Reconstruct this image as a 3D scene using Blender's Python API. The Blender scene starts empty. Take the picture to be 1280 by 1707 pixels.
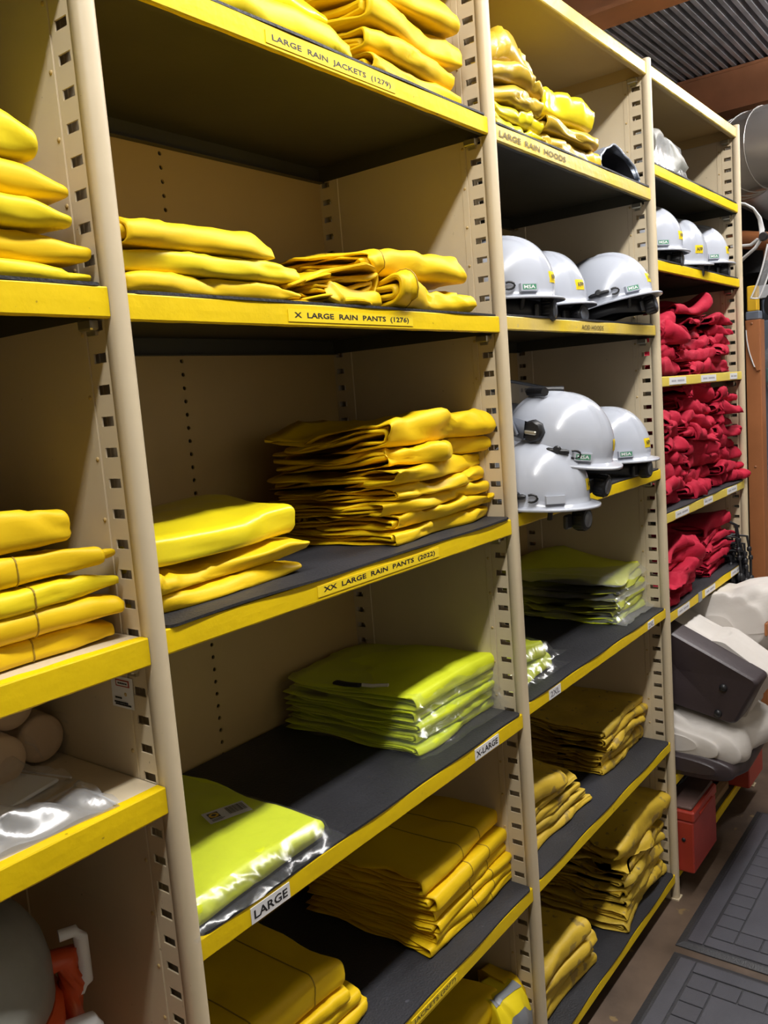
import bpy, math, random
import numpy as np
from mathutils import Matrix, Vector, Euler

C = bpy.context.scene.collection
sc = bpy.context.scene
rnd = random.Random(5)
PI = math.pi

# ------------------------------------------------------------------ camera, world, exposure
cam_d = bpy.data.cameras.new('camera')
cam = bpy.data.objects.new('camera', cam_d)
C.objects.link(cam)
YAW, PITCH, ROLL, FPX = 0.90981, -0.1284, -0.07804, 1416.49
_f = Vector((math.sin(YAW)*math.cos(PITCH), math.cos(YAW)*math.cos(PITCH), math.sin(PITCH)))
_r = Vector((math.cos(YAW), -math.sin(YAW), 0)); _u = _r.cross(_f)
_r2 = _r*math.cos(ROLL)+_u*math.sin(ROLL); _u2 = _u*math.cos(ROLL)-_r*math.sin(ROLL)
cam.matrix_world = Matrix(((_r2.x, _u2.x, -_f.x, -0.63195), (_r2.y, _u2.y, -_f.y, -0.86325), (_r2.z, _u2.z, -_f.z, 1.58872), (0, 0, 0, 1)))
cam_d.sensor_fit = 'HORIZONTAL'; cam_d.sensor_width = 36; cam_d.lens = FPX/1280*36
cam_d.clip_start = 0.02; cam_d.clip_end = 60
sc.camera = cam
sc.view_settings.view_transform = 'Standard'; sc.view_settings.look = 'None'
sc.view_settings.gamma = 1; sc.view_settings.use_curve_mapping = False
sc.view_settings.exposure = 0.55
w = bpy.data.worlds.new('room_dark'); sc.world = w; w.use_nodes = True
w.node_tree.nodes['Background'].inputs[0].default_value = (0.5, 0.55, 0.65, 1)
w.node_tree.nodes['Background'].inputs[1].default_value = 0.02
LAMP_Y, LAMP_Z, LAMP_W = -0.58, 2.90, 16.5
LAMP_X = (-0.55, 0.75, 2.05, 3.42)
LAMP_COL = (1.0, 0.98, 0.95)

# ------------------------------------------------------------------ helpers: materials
def nt(name):
    m = bpy.data.materials.new(name); m.use_nodes = True
    return m, m.node_tree.nodes, m.node_tree.links, m.node_tree.nodes['Principled BSDF']

def mat(name, col, rough=.5, metal=0., bump=0., bscale=60., var=0., vscale=6., var_col=None, spec=.5, coat=0., speck=0., speck_col=(.08,.06,.04,1), speck_scale=90., emit=None, sheen=0., stretch=None):
    m, N, L, b = nt(name)
    col = tuple(col)+(1,) if len(col) == 3 else col
    b.inputs['Base Color'].default_value = col
    b.inputs['Roughness'].default_value = rough; b.inputs['Metallic'].default_value = metal
    b.inputs['Specular IOR Level'].default_value = spec; b.inputs['Coat Weight'].default_value = coat
    b.inputs['Sheen Weight'].default_value = sheen
    tc = N.new('ShaderNodeTexCoord'); out = tc.outputs['Object']
    if stretch:
        mp = N.new('ShaderNodeMapping'); mp.inputs['Scale'].default_value = stretch
        L.new(out, mp.inputs[0]); out = mp.outputs[0]
    src = None
    if var:
        n = N.new('ShaderNodeTexNoise'); n.inputs['Scale'].default_value = vscale; n.inputs['Detail'].default_value = 5
        L.new(out, n.inputs['Vector'])
        r = N.new('ShaderNodeValToRGB'); r.color_ramp.elements[0].position = .35; r.color_ramp.elements[1].position = .68
        vc = var_col or tuple(c*(1-var) for c in col[:3])
        r.color_ramp.elements[0].color = tuple(vc[:3])+(1,); r.color_ramp.elements[1].color = col
        L.new(n.outputs['Fac'], r.inputs[0]); src = r.outputs[0]
    if speck:
        n = N.new('ShaderNodeTexNoise'); n.inputs['Scale'].default_value = speck_scale; n.inputs['Detail'].default_value = 3
        L.new(out, n.inputs['Vector'])
        r = N.new('ShaderNodeValToRGB'); r.color_ramp.elements[0].position = 1-speck-.04; r.color_ramp.elements[1].position = 1-speck
        r.color_ramp.elements[0].color = (0, 0, 0, 1); r.color_ramp.elements[1].color = (.8, .8, .8, 1)
        L.new(n.outputs['Fac'], r.inputs[0])
        mx = N.new('ShaderNodeMix'); mx.data_type = 'RGBA'
        L.new(r.outputs[0], mx.inputs[0]); mx.inputs[6].default_value = col; mx.inputs[7].default_value = speck_col
        if src: L.new(src, mx.inputs[6])
        src = mx.outputs[2]
    if src: L.new(src, b.inputs['Base Color'])
    if bump:
        n = N.new('ShaderNodeTexNoise'); n.inputs['Scale'].default_value = bscale; n.inputs['Detail'].default_value = 4
        L.new(out, n.inputs['Vector'])
        bp = N.new('ShaderNodeBump'); bp.inputs['Strength'].default_value = bump; bp.inputs['Distance'].default_value = .004
        L.new(n.outputs['Fac'], bp.inputs['Height']); L.new(bp.outputs[0], b.inputs['Normal'])
    if emit:
        b.inputs['Emission Color'].default_value = tuple(emit[:3])+(1,); b.inputs['Emission Strength'].default_value = emit[3]
    return m

def plastic(name, tint=(.97, .98, 1), gloss=.12, scale=45., haze=.04):
    """thin clear film: mostly see-through with crinkled glossy reflections"""
    m, N, L, b = nt(name)
    N.remove(b); o = N['Material Output']
    t = N.new('ShaderNodeBsdfTransparent'); t.inputs[0].default_value = tint+(1,)
    g = N.new('ShaderNodeBsdfGlossy'); g.inputs['Roughness'].default_value = .2; g.inputs[0].default_value = (1, 1, 1, 1)
    d = N.new('ShaderNodeBsdfDiffuse'); d.inputs[0].default_value = (.9, .92, .95, 1)
    tc = N.new('ShaderNodeTexCoord')
    n = N.new('ShaderNodeTexNoise'); n.inputs['Scale'].default_value = scale; n.inputs['Detail'].default_value = 2; n.inputs['Distortion'].default_value = 1.2
    L.new(tc.outputs['Object'], n.inputs['Vector'])
    bp = N.new('ShaderNodeBump'); bp.inputs['Strength'].default_value = .6; bp.inputs['Distance'].default_value = .008
    L.new(n.outputs['Fac'], bp.inputs['Height']); L.new(bp.outputs[0], g.inputs['Normal'])
    lw = N.new('ShaderNodeLayerWeight'); lw.inputs['Blend'].default_value = .25
    mr = N.new('ShaderNodeMapRange'); mr.inputs[3].default_value = gloss; mr.inputs[4].default_value = min(1, gloss*3.5)
    L.new(lw.outputs['Facing'], mr.inputs[0])
    m1 = N.new('ShaderNodeMixShader'); m1.inputs[0].default_value = haze
    L.new(t.outputs[0], m1.inputs[1]); L.new(d.outputs[0], m1.inputs[2])
    m2 = N.new('ShaderNodeMixShader'); L.new(mr.outputs[0], m2.inputs[0])
    L.new(m1.outputs[0], m2.inputs[1]); L.new(g.outputs[0], m2.inputs[2]); L.new(m2.outputs[0], o.inputs[0])
    return m

M = dict(
    beige=mat('beige_paint', (.66, .55, .375), .42, bump=.06, bscale=40, var=.10, vscale=3, speck=.22, speck_scale=120, speck_col=(.22, .17, .10, 1)),
    beige2=mat('beige_panel_shaded', (.53, .375, .155), .45, bump=.05, bscale=25, var=.10, vscale=2.5),  # same beige paint, with interior shade and yellow bounce put into the colour
    dark=mat('dark_shelf_paint', (.060, .055, .036), .5, bump=.05, var=.3, vscale=4),
    tape=mat('yellow_tape', (.85, .595, .002), .45, spec=.3, bump=.2, bscale=55, var=.10, vscale=9, speck=.24, speck_scale=70, speck_col=(.35, .22, .01, 1)),
    tape2=mat('worn_yellow_tape', (.78, .56, .035), .35, bump=.25, bscale=55, var=.35, vscale=7, var_col=(.66, .50, .15), speck=.27, speck_scale=60, speck_col=(.5, .42, .25, 1)),
    tape3=mat('faded_yellow_tape', (.80, .62, .10), .38, bump=.2, bscale=55, var=.1, vscale=7),
    tapelabel=mat('yellow_label', (.90, .66, .02), .4, spec=.3),
    ink=mat('black_ink', (.012, .012, .015), .5),
    fadedink=mat('faded_ink', (.16, .12, .03), .6),
    greyink=mat('grey_ink', (.22, .21, .25), .6),
    whitelabel=mat('white_label', (.78, .78, .80), .4),
    mat=mat('black_rubber_mat', (.030, .030, .036), .55, bump=.35, bscale=220, var=.45, vscale=5, var_col=(.016, .016, .019), speck=.22, speck_scale=30, speck_col=(.07, .07, .085, 1)),
    pvc=mat('yellow_rain_cloth', (.84, .555, .006), .5, spec=.32, bump=.14, bscale=38, var=.06, vscale=9),
    pvc2=mat('lemon_rain_cloth', (.84, .655, .010), .45, spec=.35, bump=.12, bscale=40, var=.06, vscale=9),
    gloss=mat('glossy_rain_cloth', (.80, .655, .012), .28, spec=.4, bump=.12, bscale=30, var=.06, vscale=9, coat=.12),
    satin=mat('satin_rain_cloth', (.62, .41, .03), .30, bump=.3, bscale=34, var=.2, vscale=14, coat=.15),
    worn=mat('worn_yellow_cloth', (.66, .44, .030), .55, bump=.3, bscale=60, var=.22, vscale=8, speck=.36, speck_scale=26, speck_col=(.28, .19, .05, 1)),
    marked=mat('marked_yellow_cloth', (.64, .44, .040), .55, bump=.3, bscale=60, var=.25, vscale=10, speck=.31, speck_scale=42, speck_col=(.13, .10, .05, 1)),
    seam=mat('dark_seam', (.35, .22, .01), .6),
    lime=mat('lime_cloth', (.70, .78, .018), .55, bump=.2, bscale=70, var=.06, vscale=9),
    limedull=mat('lime_cloth_dull', (.60, .62, .035), .55, bump=.2, bscale=70, var=.1, vscale=9),
    clear=plastic('clear_film', gloss=.045, scale=13, haze=.02),
    clear2=plastic('milky_film', gloss=.09, scale=13, haze=.12),
    clear3=plastic('creased_film', gloss=.22, scale=9, haze=.22),
    red=mat('red_cotton', (.47, .015, .043), .8, spec=.2, bump=.3, bscale=90, var=.25, vscale=14),
    black=mat('black_plastic', (.012, .012, .014), .42, bump=.05),
    blackcord=mat('black_cord', (.01, .01, .013), .45),
    hat=mat('white_hat_plastic', (.43, .455, .52), .2, coat=.3, spec=.5),
    green=mat('green_label', (.06, .25, .14), .5),
    ysticker=mat('yellow_sticker', (.82, .60, .01), .4),
    foil=mat('silver_foil', (.50, .56, .68), .25, metal=.55, bump=.9, bscale=42),
    blackcloth=mat('black_cloth', (.014, .014, .018), .6, bump=.4, bscale=50),
    greyp=mat('grey_shield_frame', (.20, .22, .27), .3, metal=.3),
    canvas=mat('canvas', (.64, .60, .56), .8, bump=.15, bscale=60, var=.16, vscale=5),
    vinyl=mat('brown_vinyl', (.048, .034, .038), .42, bump=.12, bscale=120, var=.2, vscale=4),
    tan=mat('tan_leather', (.40, .15, .05), .5),
    chrome=mat('chrome', (.75, .75, .76), .2, metal=1.),
    zinc=mat('zinc', (.55, .52, .42), .35, metal=.9),
    redpaint=mat('red_box_paint', (.42, .040, .022), .42, bump=.1, var=.25, vscale=6, speck=.25, speck_scale=50, speck_col=(.12, .03, .02, 1)),
    redpaint2=mat('coral_red_paint', (.50, .065, .045), .42, bump=.1, var=.12, vscale=6),
    dust=mat('dusty_lid', (.17, .10, .085), .7, bump=.2, var=.4, vscale=8),
    wood=mat('raw_wood', (.36, .22, .10), .6, bump=.2, stretch=(1, 12, 12), var=.4, vscale=4),
    floorm=mat('concrete_floor', (.17, .115, .08), .5, bump=.25, bscale=30, var=.55, vscale=5, speck=.30, speck_scale=18, speck_col=(.25, .17, .07, 1)),
    rubber=mat('floor_mat_rubber', (.095, .095, .112), .32, bump=.2, bscale=260, var=.25, vscale=6),
    rubberd=mat('floor_mat_border', (.040, .040, .045), .42, bump=.3, bscale=200),
    steel=mat('rust_red_steel', (.44, .19, .09), .5, bump=.1, var=.3, vscale=5),
    steel2=mat('orange_steel', (.42, .155, .055), .45, bump=.1, var=.15, vscale=6),
    deck=mat('galvanised_deck', (.46, .46, .50), .38, metal=.35, bump=.15, bscale=20, var=.35, vscale=9),
    duct=mat('duct_metal', (.62, .60, .57), .27, metal=.7, bump=.1, bscale=12),
    wall=mat('brown_wall', (.070, .048, .042), .7, bump=.1, var=.3, vscale=3),
    wall2=mat('dull_wall', (.22, .19, .15), .8, bump=.1, var=.2, vscale=3),
    wallf=mat('pale_wall', (.40, .37, .31), .8, var=.1),
    whitep=mat('white_plastic', (.74, .75, .77), .35),
    paper=mat('white_paper', (.85, .87, .90), .6),
    orange=mat('orange_plastic', (.62, .075, .012), .38, bump=.08, var=.12),
    lid=mat('grey_lid', (.26, .26, .23), .45, bump=.15, var=.3, vscale=9),
    roll=mat('beige_roll', (.56, .40, .25), .75, bump=.2, bscale=80),
    bluegrey=mat('blue_grey_paint', (.16, .19, .25), .4),
    lampwhite=mat('lamp_housing', (.8, .8, .8), .5),
    tube=mat('lamp_tube', (.9, .9, .9), .5, emit=(1, .96, .9, 6)),
    teal=mat('teal_plastic', (.08, .30, .30), .4),
    reflect=mat('reflective_grey', (.25, .26, .28), .35),
    yellowblock=mat('yellow_block', (.80, .48, .02), .4),
)

# ------------------------------------------------------------------ helpers: meshes
class MB:
    def __init__(s): s.v = []; s.f = []; s.m = []; s.sm = []
    def add(s, verts, faces, mi=0, smooth=False):
        o = len(s.v); s.v += [tuple(map(float, p)) for p in verts]
        for f in faces: s.f.append(tuple(i+o for i in f))
        s.m += [mi]*len(faces); s.sm += [smooth]*len(faces)
    def box(s, x0, x1, y0, y1, z0, z1, mi=0, bev=0.):
        if bev <= 0:
            v = [(x, y, z) for z in (z0, z1) for y in (y0, y1) for x in (x0, x1)]
            s.add(v, [(0, 2, 3, 1), (4, 5, 7, 6), (0, 1, 5, 4), (2, 6, 7, 3), (0, 4, 6, 2), (1, 3, 7, 5)], mi); return
        b = min(bev, (x1-x0)/2.01, (y1-y0)/2.01, (z1-z0)/2.01)
        rings = []
        def ring(ins, z):
            xa, xb, ya, yb = x0+ins, x1-ins, y0+ins, y1-ins
            return [(xa+b-ins*0, ya, z), (xb-b, ya, z), (xb, ya+b, z), (xb, yb-b, z), (xb-b, yb, z), (xa+b, yb, z), (xa, yb-b, z), (xa, ya+b, z)]
        for ins, z in ((b, z0), (0, z0+b), (0, z1-b), (b, z1)): rings.append(ring(ins*.7, z))
        v = [p for r in rings for p in r]; f = []
        for k in range(3):
            for i in range(8): f.append((k*8+i, k*8+(i+1) % 8, k*8+8+(i+1) % 8, k*8+8+i))
        f += [tuple(range(7, -1, -1)), tuple(24+i for i in range(8))]
        s.add(v, f, mi)
    def ext(s, pts, x0, x1, mi=0, smooth=False, axis=0, closed=True, cap=True):
        n = len(pts)
        def P(x, p):
            return (x, p[0], p[1]) if axis == 0 else ((p[0], x, p[1]) if axis == 1 else (p[0], p[1], x))
        v = [P(x0, p) for p in pts]+[P(x1, p) for p in pts]
        f = [(i, (i+1) % n, n+(i+1) % n, n+i) for i in range(n if closed else n-1)]
        s.add(v, f, mi, smooth)
        if cap and closed: s.add(v, [tuple(range(n-1, -1, -1)), tuple(range(n, 2*n))], mi)
    def lathe(s, prof, seg=32, mi=0, origin=(0, 0, 0), rot=None, smooth=True, capb=True, capt=True):
        v = []; f = []; n = len(prof)
        for r, z in prof:
            for k in range(seg):
                a = 2*PI*k/seg; p = Vector((r*math.cos(a), r*math.sin(a), z))
                if rot is not None: p = rot @ p
                v.append((p.x+origin[0], p.y+origin[1], p.z+origin[2]))
        for i in range(n-1):
            for k in range(seg): f.append((i*seg+k, i*seg+(k+1) % seg, (i+1)*seg+(k+1) % seg, (i+1)*seg+k))
        s.add(v, f, mi, smooth)
        caps = []
        if capb: caps.append(tuple(range(seg-1, -1, -1)))
        if capt: caps.append(tuple((n-1)*seg+k for k in range(seg)))
        if caps: s.add(v, caps, mi, False)
    def tube(s, path, r, seg=8, mi=0, flat=1.0):
        P = [Vector(p) for p in path]; v = []; f = []; up = Vector((0.13, 0.21, 1)).normalized()
        for i, p in enumerate(P):
            d = (P[min(i+1, len(P)-1)]-P[max(i-1, 0)]).normalized()
            a = d.cross(up)
            if a.length < 1e-4: a = d.cross(Vector((1, 0, 0)))
            a.normalize(); b = a.cross(d).normalized()
            rr = r[i] if hasattr(r, '__len__') else r
            for k in range(seg):
                t = 2*PI*k/seg; q = p+a*math.cos(t)*rr+b*math.sin(t)*rr*flat; v.append(tuple(q))
        for i in range(len(P)-1):
            for k in range(seg): f.append((i*seg+k, i*seg+(k+1) % seg, (i+1)*seg+(k+1) % seg, (i+1)*seg+k))
        s.add(v, f, mi, True)
        s.add(v, [tuple(range(seg-1, -1, -1)), tuple((len(P)-1)*seg+k for k in range(seg))], mi)
    def grid(s, A, mi=0, smooth=True, closeu=False, closev=False, flip=False):
        nu, nv = A.shape[:2]; v = A.reshape(-1, 3); f = []
        for i in range(nu if closeu else nu-1):
            for j in range(nv if closev else nv-1):
                a, b, c, d = i*nv+j, ((i+1) % nu)*nv+j, ((i+1) % nu)*nv+(j+1) % nv, i*nv+(j+1) % nv
                f.append((a, d, c, b) if flip else (a, b, c, d))
        s.add(v, f, mi, smooth)
    def build(s, name, mats, parent=None, loc=(0, 0, 0), rot=(0, 0, 0), **props):
        me = bpy.data.meshes.new(name); me.from_pydata(s.v, [], s.f)
        if not isinstance(mats, (list, tuple)): mats = [mats]
        for m in mats: me.materials.append(m)
        me.polygons.foreach_set('material_index', s.m); me.polygons.foreach_set('use_smooth', s.sm)
        me.update()
        o = bpy.data.objects.new(name, me); C.objects.link(o)
        o.location = loc; o.rotation_euler = rot
        if parent: o.parent = parent
        for k, v in props.items():
            if v is not None: o[k] = v
        return o

def thing(name, label, cat, loc=(0, 0, 0), rot=(0, 0, 0), group=None):
    o = bpy.data.objects.new(name, None); C.objects.link(o); o.location = loc; o.rotation_euler = rot
    o.empty_display_size = .05
    o['label'] = label; o['category'] = cat
    if group: o['group'] = group
    return o

_tc = {}
def text_geo(s):
    """triangulated outline text, unit height, centred; returns verts, faces, width"""
    if s in _tc: return _tc[s]
    cu = bpy.data.curves.new('t', 'FONT'); cu.body = s; cu.resolution_u = 2; cu.size = 1; cu.offset = .02; cu.align_x = 'CENTER'
    o = bpy.data.objects.new('t', cu); C.objects.link(o)
    bpy.context.view_layer.update()
    me = bpy.data.meshes.new_from_object(o.evaluated_get(bpy.context.evaluated_depsgraph_get()))
    v = [(q.co.x, q.co.y) for q in me.vertices]; f = [tuple(p.vertices) for p in me.polygons]
    bpy.data.objects.remove(o); bpy.data.curves.remove(cu); bpy.data.meshes.remove(me)
    xs = [p[0] for p in v]; ys = [p[1] for p in v]
    W = max(xs)-min(xs); H = max(ys)-min(ys); cx = (max(xs)+min(xs))/2; cy = (max(ys)+min(ys))/2
    _tc[s] = ([((a-cx), (b-cy)) for a, b in v], f, W, H)
    return _tc[s]

def put_text(mb, s, o, ux, uy, wdt, hgt, mi, off=(0, 0, 0)):
    """text fitted in wdt x hgt at o with axes ux, uy"""
    v, f, W, H = text_geo(s); o = Vector(o)+Vector(off); ux = Vector(ux); uy = Vector(uy)
    mb.add([tuple(o+ux*(a/W*wdt)+uy*(b/H*hgt)) for a, b in v], f, mi)

def noise(seed, freq, n=7, dim=3, aniso=(1, 1, 1)):
    r = np.random.RandomState(seed)
    k = r.normal(size=(n, dim)); k /= np.linalg.norm(k, axis=1, keepdims=True)+1e-9
    k *= freq*(.55+.9*r.rand(n, 1))*2*PI; k *= np.array(aniso[:dim]); ph = r.rand(n)*2*PI
    def f(P): return np.sin(P[..., :dim]@k.T+ph).sum(-1)/math.sqrt(n/2)
    return f

def sst(a, b, x):
    t = np.clip((x-a)/(b-a), 0, 1); return t*t*(3-2*t)

ANG = {}
def garment(w_, d, h, seed, n=2, wr=1., pl=0., pr=0., nx=36, m=11, stk=None, bulge=0., fray=0., skew=0., twist=0., crease=1., lift=0., rnd_f=.85, taper=0., crump=.0018):
    """folded garment: nested folded sheets, fold to the front (y=0), base z=0. Returns MB and the outer surface grid"""
    mb = MB(); r = np.random.RandomState(seed)
    low = noise(stk[0] if stk else seed+1, 2.6, 6, 2); mid = noise(seed+2, 9, 8, 3, (.8, 1, 1.3)); c1 = noise(seed+3, 3.6, 5, 3, (1, .7, 1.6)); c2 = noise(seed+4, 4.6, 5, 3, (1.4, .6, .8))
    fr = noise(seed+5, 4., 5, 2)
    xs = np.sin(np.linspace(-PI/2, PI/2, nx)*.93)/math.sin(PI/2*.93)
    c3 = noise(seed+7, 6.5, 6, 3, (1.4, .8, 1.5)); outer_grid = None
    for k in range(n):
        ek = noise(seed+60+k, 5, 5, 2)
        t = h/(2*n); a = h/2-k*t; b = a-t*.80
        if k == n-1: b = max(a*.12, .0006)
        fo = k*t*.9+(r.rand()*.010 if k else 0); dk = d-r.rand()*.02*k
        wk = w_*(1-r.rand()*.05*(k > 0)); sh = (r.rand()-.5)*w_*.03*(k > 0)
        ar = np.linspace(PI/2, -PI/2, m); ry = lambda q: min(q*rnd_f, .035)
        ns = 13; st = np.linspace(1, 0, ns)[:-1]
        def curve(q, f0):
            R_ = ry(q); cx = f0+R_
            top = [(cx+(dk-cx)*s_, h/2+q) for s_ in st]
            arc = [(cx-R_*math.cos(x)**.8 if math.cos(x) > 1e-6 else cx, h/2+q*math.copysign(abs(math.sin(x))**.8, math.sin(x))) for x in ar]
            bot = [(cx+(dk-cx)*s_, h/2-q) for s_ in st[::-1]]
            nm = [(0, 1)]*len(top)+[(-math.cos(x), math.sin(x)) for x in ar]+[(0, -1)]*len(bot)
            return np.array(top+arc+bot), np.array(nm)
        O, NO = curve(a, fo); I, NI = curve(b, fo+t*.8)
        R = len(O)
        grids = []
        for Q, NQ, isout in ((O, NO, 1), (I, NI, 0)):
            G = np.zeros((nx, R, 3)); G[..., 0] = (xs*wk/2+sh)[:, None]; G[..., 1] = Q[None, :, 0]; G[..., 2] = Q[None, :, 1]
            grids.append(G)
        # thin the sheet at both ends
        for i, e in ((0, .75), (1, .3), (nx-2, .3), (nx-1, .75)):
            md = (grids[0][i]+grids[1][i])/2
            for G in grids: G[i] = G[i]*(1-e)+md*e
        res = []
        for G, NQ, isout in ((grids[0], NO, 1), (grids[1], NI, 0)):
            X = G[..., 0]; Y = G[..., 1]; Z = G[..., 2]; u = X/(w_/2); zf = Z/h
            nrm = np.zeros_like(G); nrm[..., 1] = NQ[None, :, 0]; nrm[..., 2] = NQ[None, :, 1]
            if isout and k == 0: wgt = 1.
            else: wgt = .45
            dn = wgt*wr*(.0013*mid(G)-.0040*crease*np.exp(-(c1(G)/.16)**2)+.0026*crease*np.exp(-(c2(G)/.16)**2))
            if crump: dn = dn+crump*(.75-np.abs(c3(G)))
            dn = np.where(NQ[None, :, 1] < -.5, np.minimum(dn, 0)*.3, dn)
            P = G+nrm*dn[..., None]
            er = sst(.66, 1., u)*pr+sst(.66, 1., -u)*pl
            P[..., 2] = P[..., 2]*(1-er)+h*.30*er
            P[..., 2] += bulge*(1-u**2)*zf*(1-.4*(Y/d))
            L2 = low(np.stack([X, Y], -1))*.55
            if stk: P[..., 2] += wr*stk[3]*L2*(stk[1]+P[..., 2])/stk[2]-wr*stk[3]*low(np.array([[0., d*.4]]))[0]*.55*stk[1]/stk[2]*0
            else: P[..., 2] += wr*.008*L2*zf
            fw = np.clip(1-Y/d*1.6, 0, 1)
            P[..., 1] += wr*.005*fr(np.stack([X, Z*2], -1))*fw
            P[..., 1] += skew*X
            P[..., 2] += wr*h*.085*ek(np.stack([Y, Z*.5], -1))*sst(.35, 1., np.abs(u))*np.clip(4*zf*(1-zf), 0, 1)
            P[..., 0] += wr*.006*ek(np.stack([Y*1.5, Z*0+k], -1))*np.abs(u)**8*np.sign(u)
            P[..., 2] *= 1-taper*np.clip(Y/d, 0, 1)
            P[..., 0] += twist*(zf-.5)+fray*wr*.006*noise(seed+9+k, 14, 5, 2)(np.stack([Y, Z*3], -1))*np.abs(u)**6
            P[..., 2] += lift*sst(.2, 1, u)*zf
            P[..., 2] = np.maximum(P[..., 2], .0004)
            res.append(P)
        Og, Ig = res
        V = np.concatenate([Og, Ig[:, ::-1]], 1)
        mb.grid(V, 0, True, closev=True)
        for i, fl in ((0, True), (nx-1, False)):
            v = np.concatenate([Og[i], Ig[i]], 0); f = []
            for j in range(R-1):
                q = (j, j+1, R+j+1, R+j); f.append(q if fl else q[::-1])
            mb.add(v, f, 0, True)
        if k == 0: outer_grid = Og
    return mb, outer_grid

def put_garment(name, label, cat, m, loc, rotz, w_, d, h, seed, group=None, seams=(), seam_mat=None, tilt=(0, 0), extra=None, **kw):
    mb, og = garment(w_, d, h, seed, **kw)
    if not seams and not extra:
        o = mb.build(name, m, None, loc, (tilt[0], tilt[1], rotz), label=label, category=cat, group=group)
        return o
    t = thing(name, label, cat, loc, (tilt[0], tilt[1], rotz), group)
    mb.build('folded_cloth', m, t)
    for fx in seams:
        i = int(round(fx*(og.shape[0]-1))); s = MB()
        pts = og[i, 2:og.shape[1]-9]
        s.tube([tuple(p) for p in pts], .0013, 5); s.build('seam', seam_mat or M['seam'], t)
    if extra: extra(t, og)
    return t

ORD = ['bottom', 'second from bottom', 'third from bottom', 'fourth from bottom', 'fifth from bottom', 'sixth from bottom', 'seventh from bottom', 'eighth from bottom', 'ninth from bottom']
def ordn(i, n):
    if i == 0: return 'bottom'
    if i == n-1: return 'topmost'
    return ORD[i]

def stack(name, cat, what, where, group, mats, xc, y0, z0, w_, d, heights, rot=0., seed=1, jx=.01, jy=.006, amp=.012, extras=None, **kw):
    H = sum(heights); z = z0; n = len(heights); r = random.Random(seed); out = []
    for i, h in enumerate(heights):
        k2 = dict(kw); e = (extras or {}).get(i, {}); k2.update({a: b for a, b in e.items() if a not in ('m', 'w', 'd', 'dx', 'dy', 'what', 'drot')})
        mm = e.get('m', mats[i % len(mats)])
        wt = e.get('what', what)
        o = put_garment(name, f'{wt}, {ordn(i, n)} in the {where}', cat, mm,
            (xc+r.uniform(-jx, jx)+e.get('dx', 0), y0+r.uniform(0, jy)+e.get('dy', 0), z+.0006), rot+r.uniform(-.025, .025)+e.get('drot', 0),
            e.get('w', w_), e.get('d', d), h*.97, seed*31+i*7, group=group, stk=(seed+500, z-z0, H, amp), **k2)
        out.append(o); z += h
    return out

# ------------------------------------------------------------------ setting
BX = [-.914, 0., .914, 1.800, 2.674]      # upright centres
D = .4426; HP = .0129; PT = .0121         # shelf depth, half width of front bead, half thickness
SH = {
 1: dict(S1=2.1217, S2=1.7396, S3=1.3269, S4=.9072, S5=.5092, S6=.0824),
 2: dict(T1=2.1156, T2=1.7419, T3=1.3341, T4=.9207, T5=.5081, T6=.0824),
 3: dict(U1=2.1868, U2=1.926, U3=1.5974, U4=1.1971, U5=.8973, U6=.385, U7=.0824),
 0: dict(V0=2.14, V1=1.7456, V2=1.3242, V3=1.1306, V4=.60),
}
TOPZ = 2.4467

def setting():
    f = MB(); f.box(-3, 7.5, -2.6, 1.6, -.05, 0); f.build('floor', M['floorm'], kind='structure')
    f = MB(); f.box(-3, 7.5, .66, .70, 0, 3.25); f.build('wall_back', M['wall2'], kind='structure')
    f = MB(); f.box(-3, 7.5, -2.04, -2.0, 0, 3.25); f.build('wall_front', M['wallf'], kind='structure')
    f = MB(); f.box(-3.04, -3, -2.6, 1.6, 0, 3.25); f.build('wall_left', M['wall2'], kind='structure')
    f = MB(); f.box(7.0, 7.04, -2.6, 1.6, 0, 3.25); f.build('wall_right', M['wall'], kind='structure')
    # ribbed steel deck ceiling, ribs along x
    c = MB(); pts = []
    y = -2.6; p = .042
    while y < .7:
        pts += [(y, 3.155), (y+p*.36, 3.155), (y+p*.46, 3.11), (y+p*.90, 3.11)]; y += p
    pts2 = pts+[(pts[-1][0], 3.22), (pts[0][0], 3.22)]
    c.ext(pts2, -3, 7.0, cap=False); c.build('ceiling', M['deck'], kind='structure')
    # I-beams across the aisle
    for i, (xb, zb, wd, ht) in enumerate(((2.19, 2.755, .14, .34), (4.14, 2.905, .16, .20))):
        b = MB(); hw = wd/2
        b.box(xb-hw, xb+hw, -2.58, .65, zb, zb+.014); b.box(xb-hw, xb+hw, -2.58, .65, zb+ht-.014, zb+ht)
        b.box(xb-.006, xb+.006, -2.58, .65, zb+.0145, zb+ht-.0145)
        if i == 1: b.box(xb-hw+.004, xb-hw+.012, -2.58, .65, zb+.0145, zb+ht-.0145)
        b.build('trim_%d' % (i+1), M['steel'], kind='structure')
setting()

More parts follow.
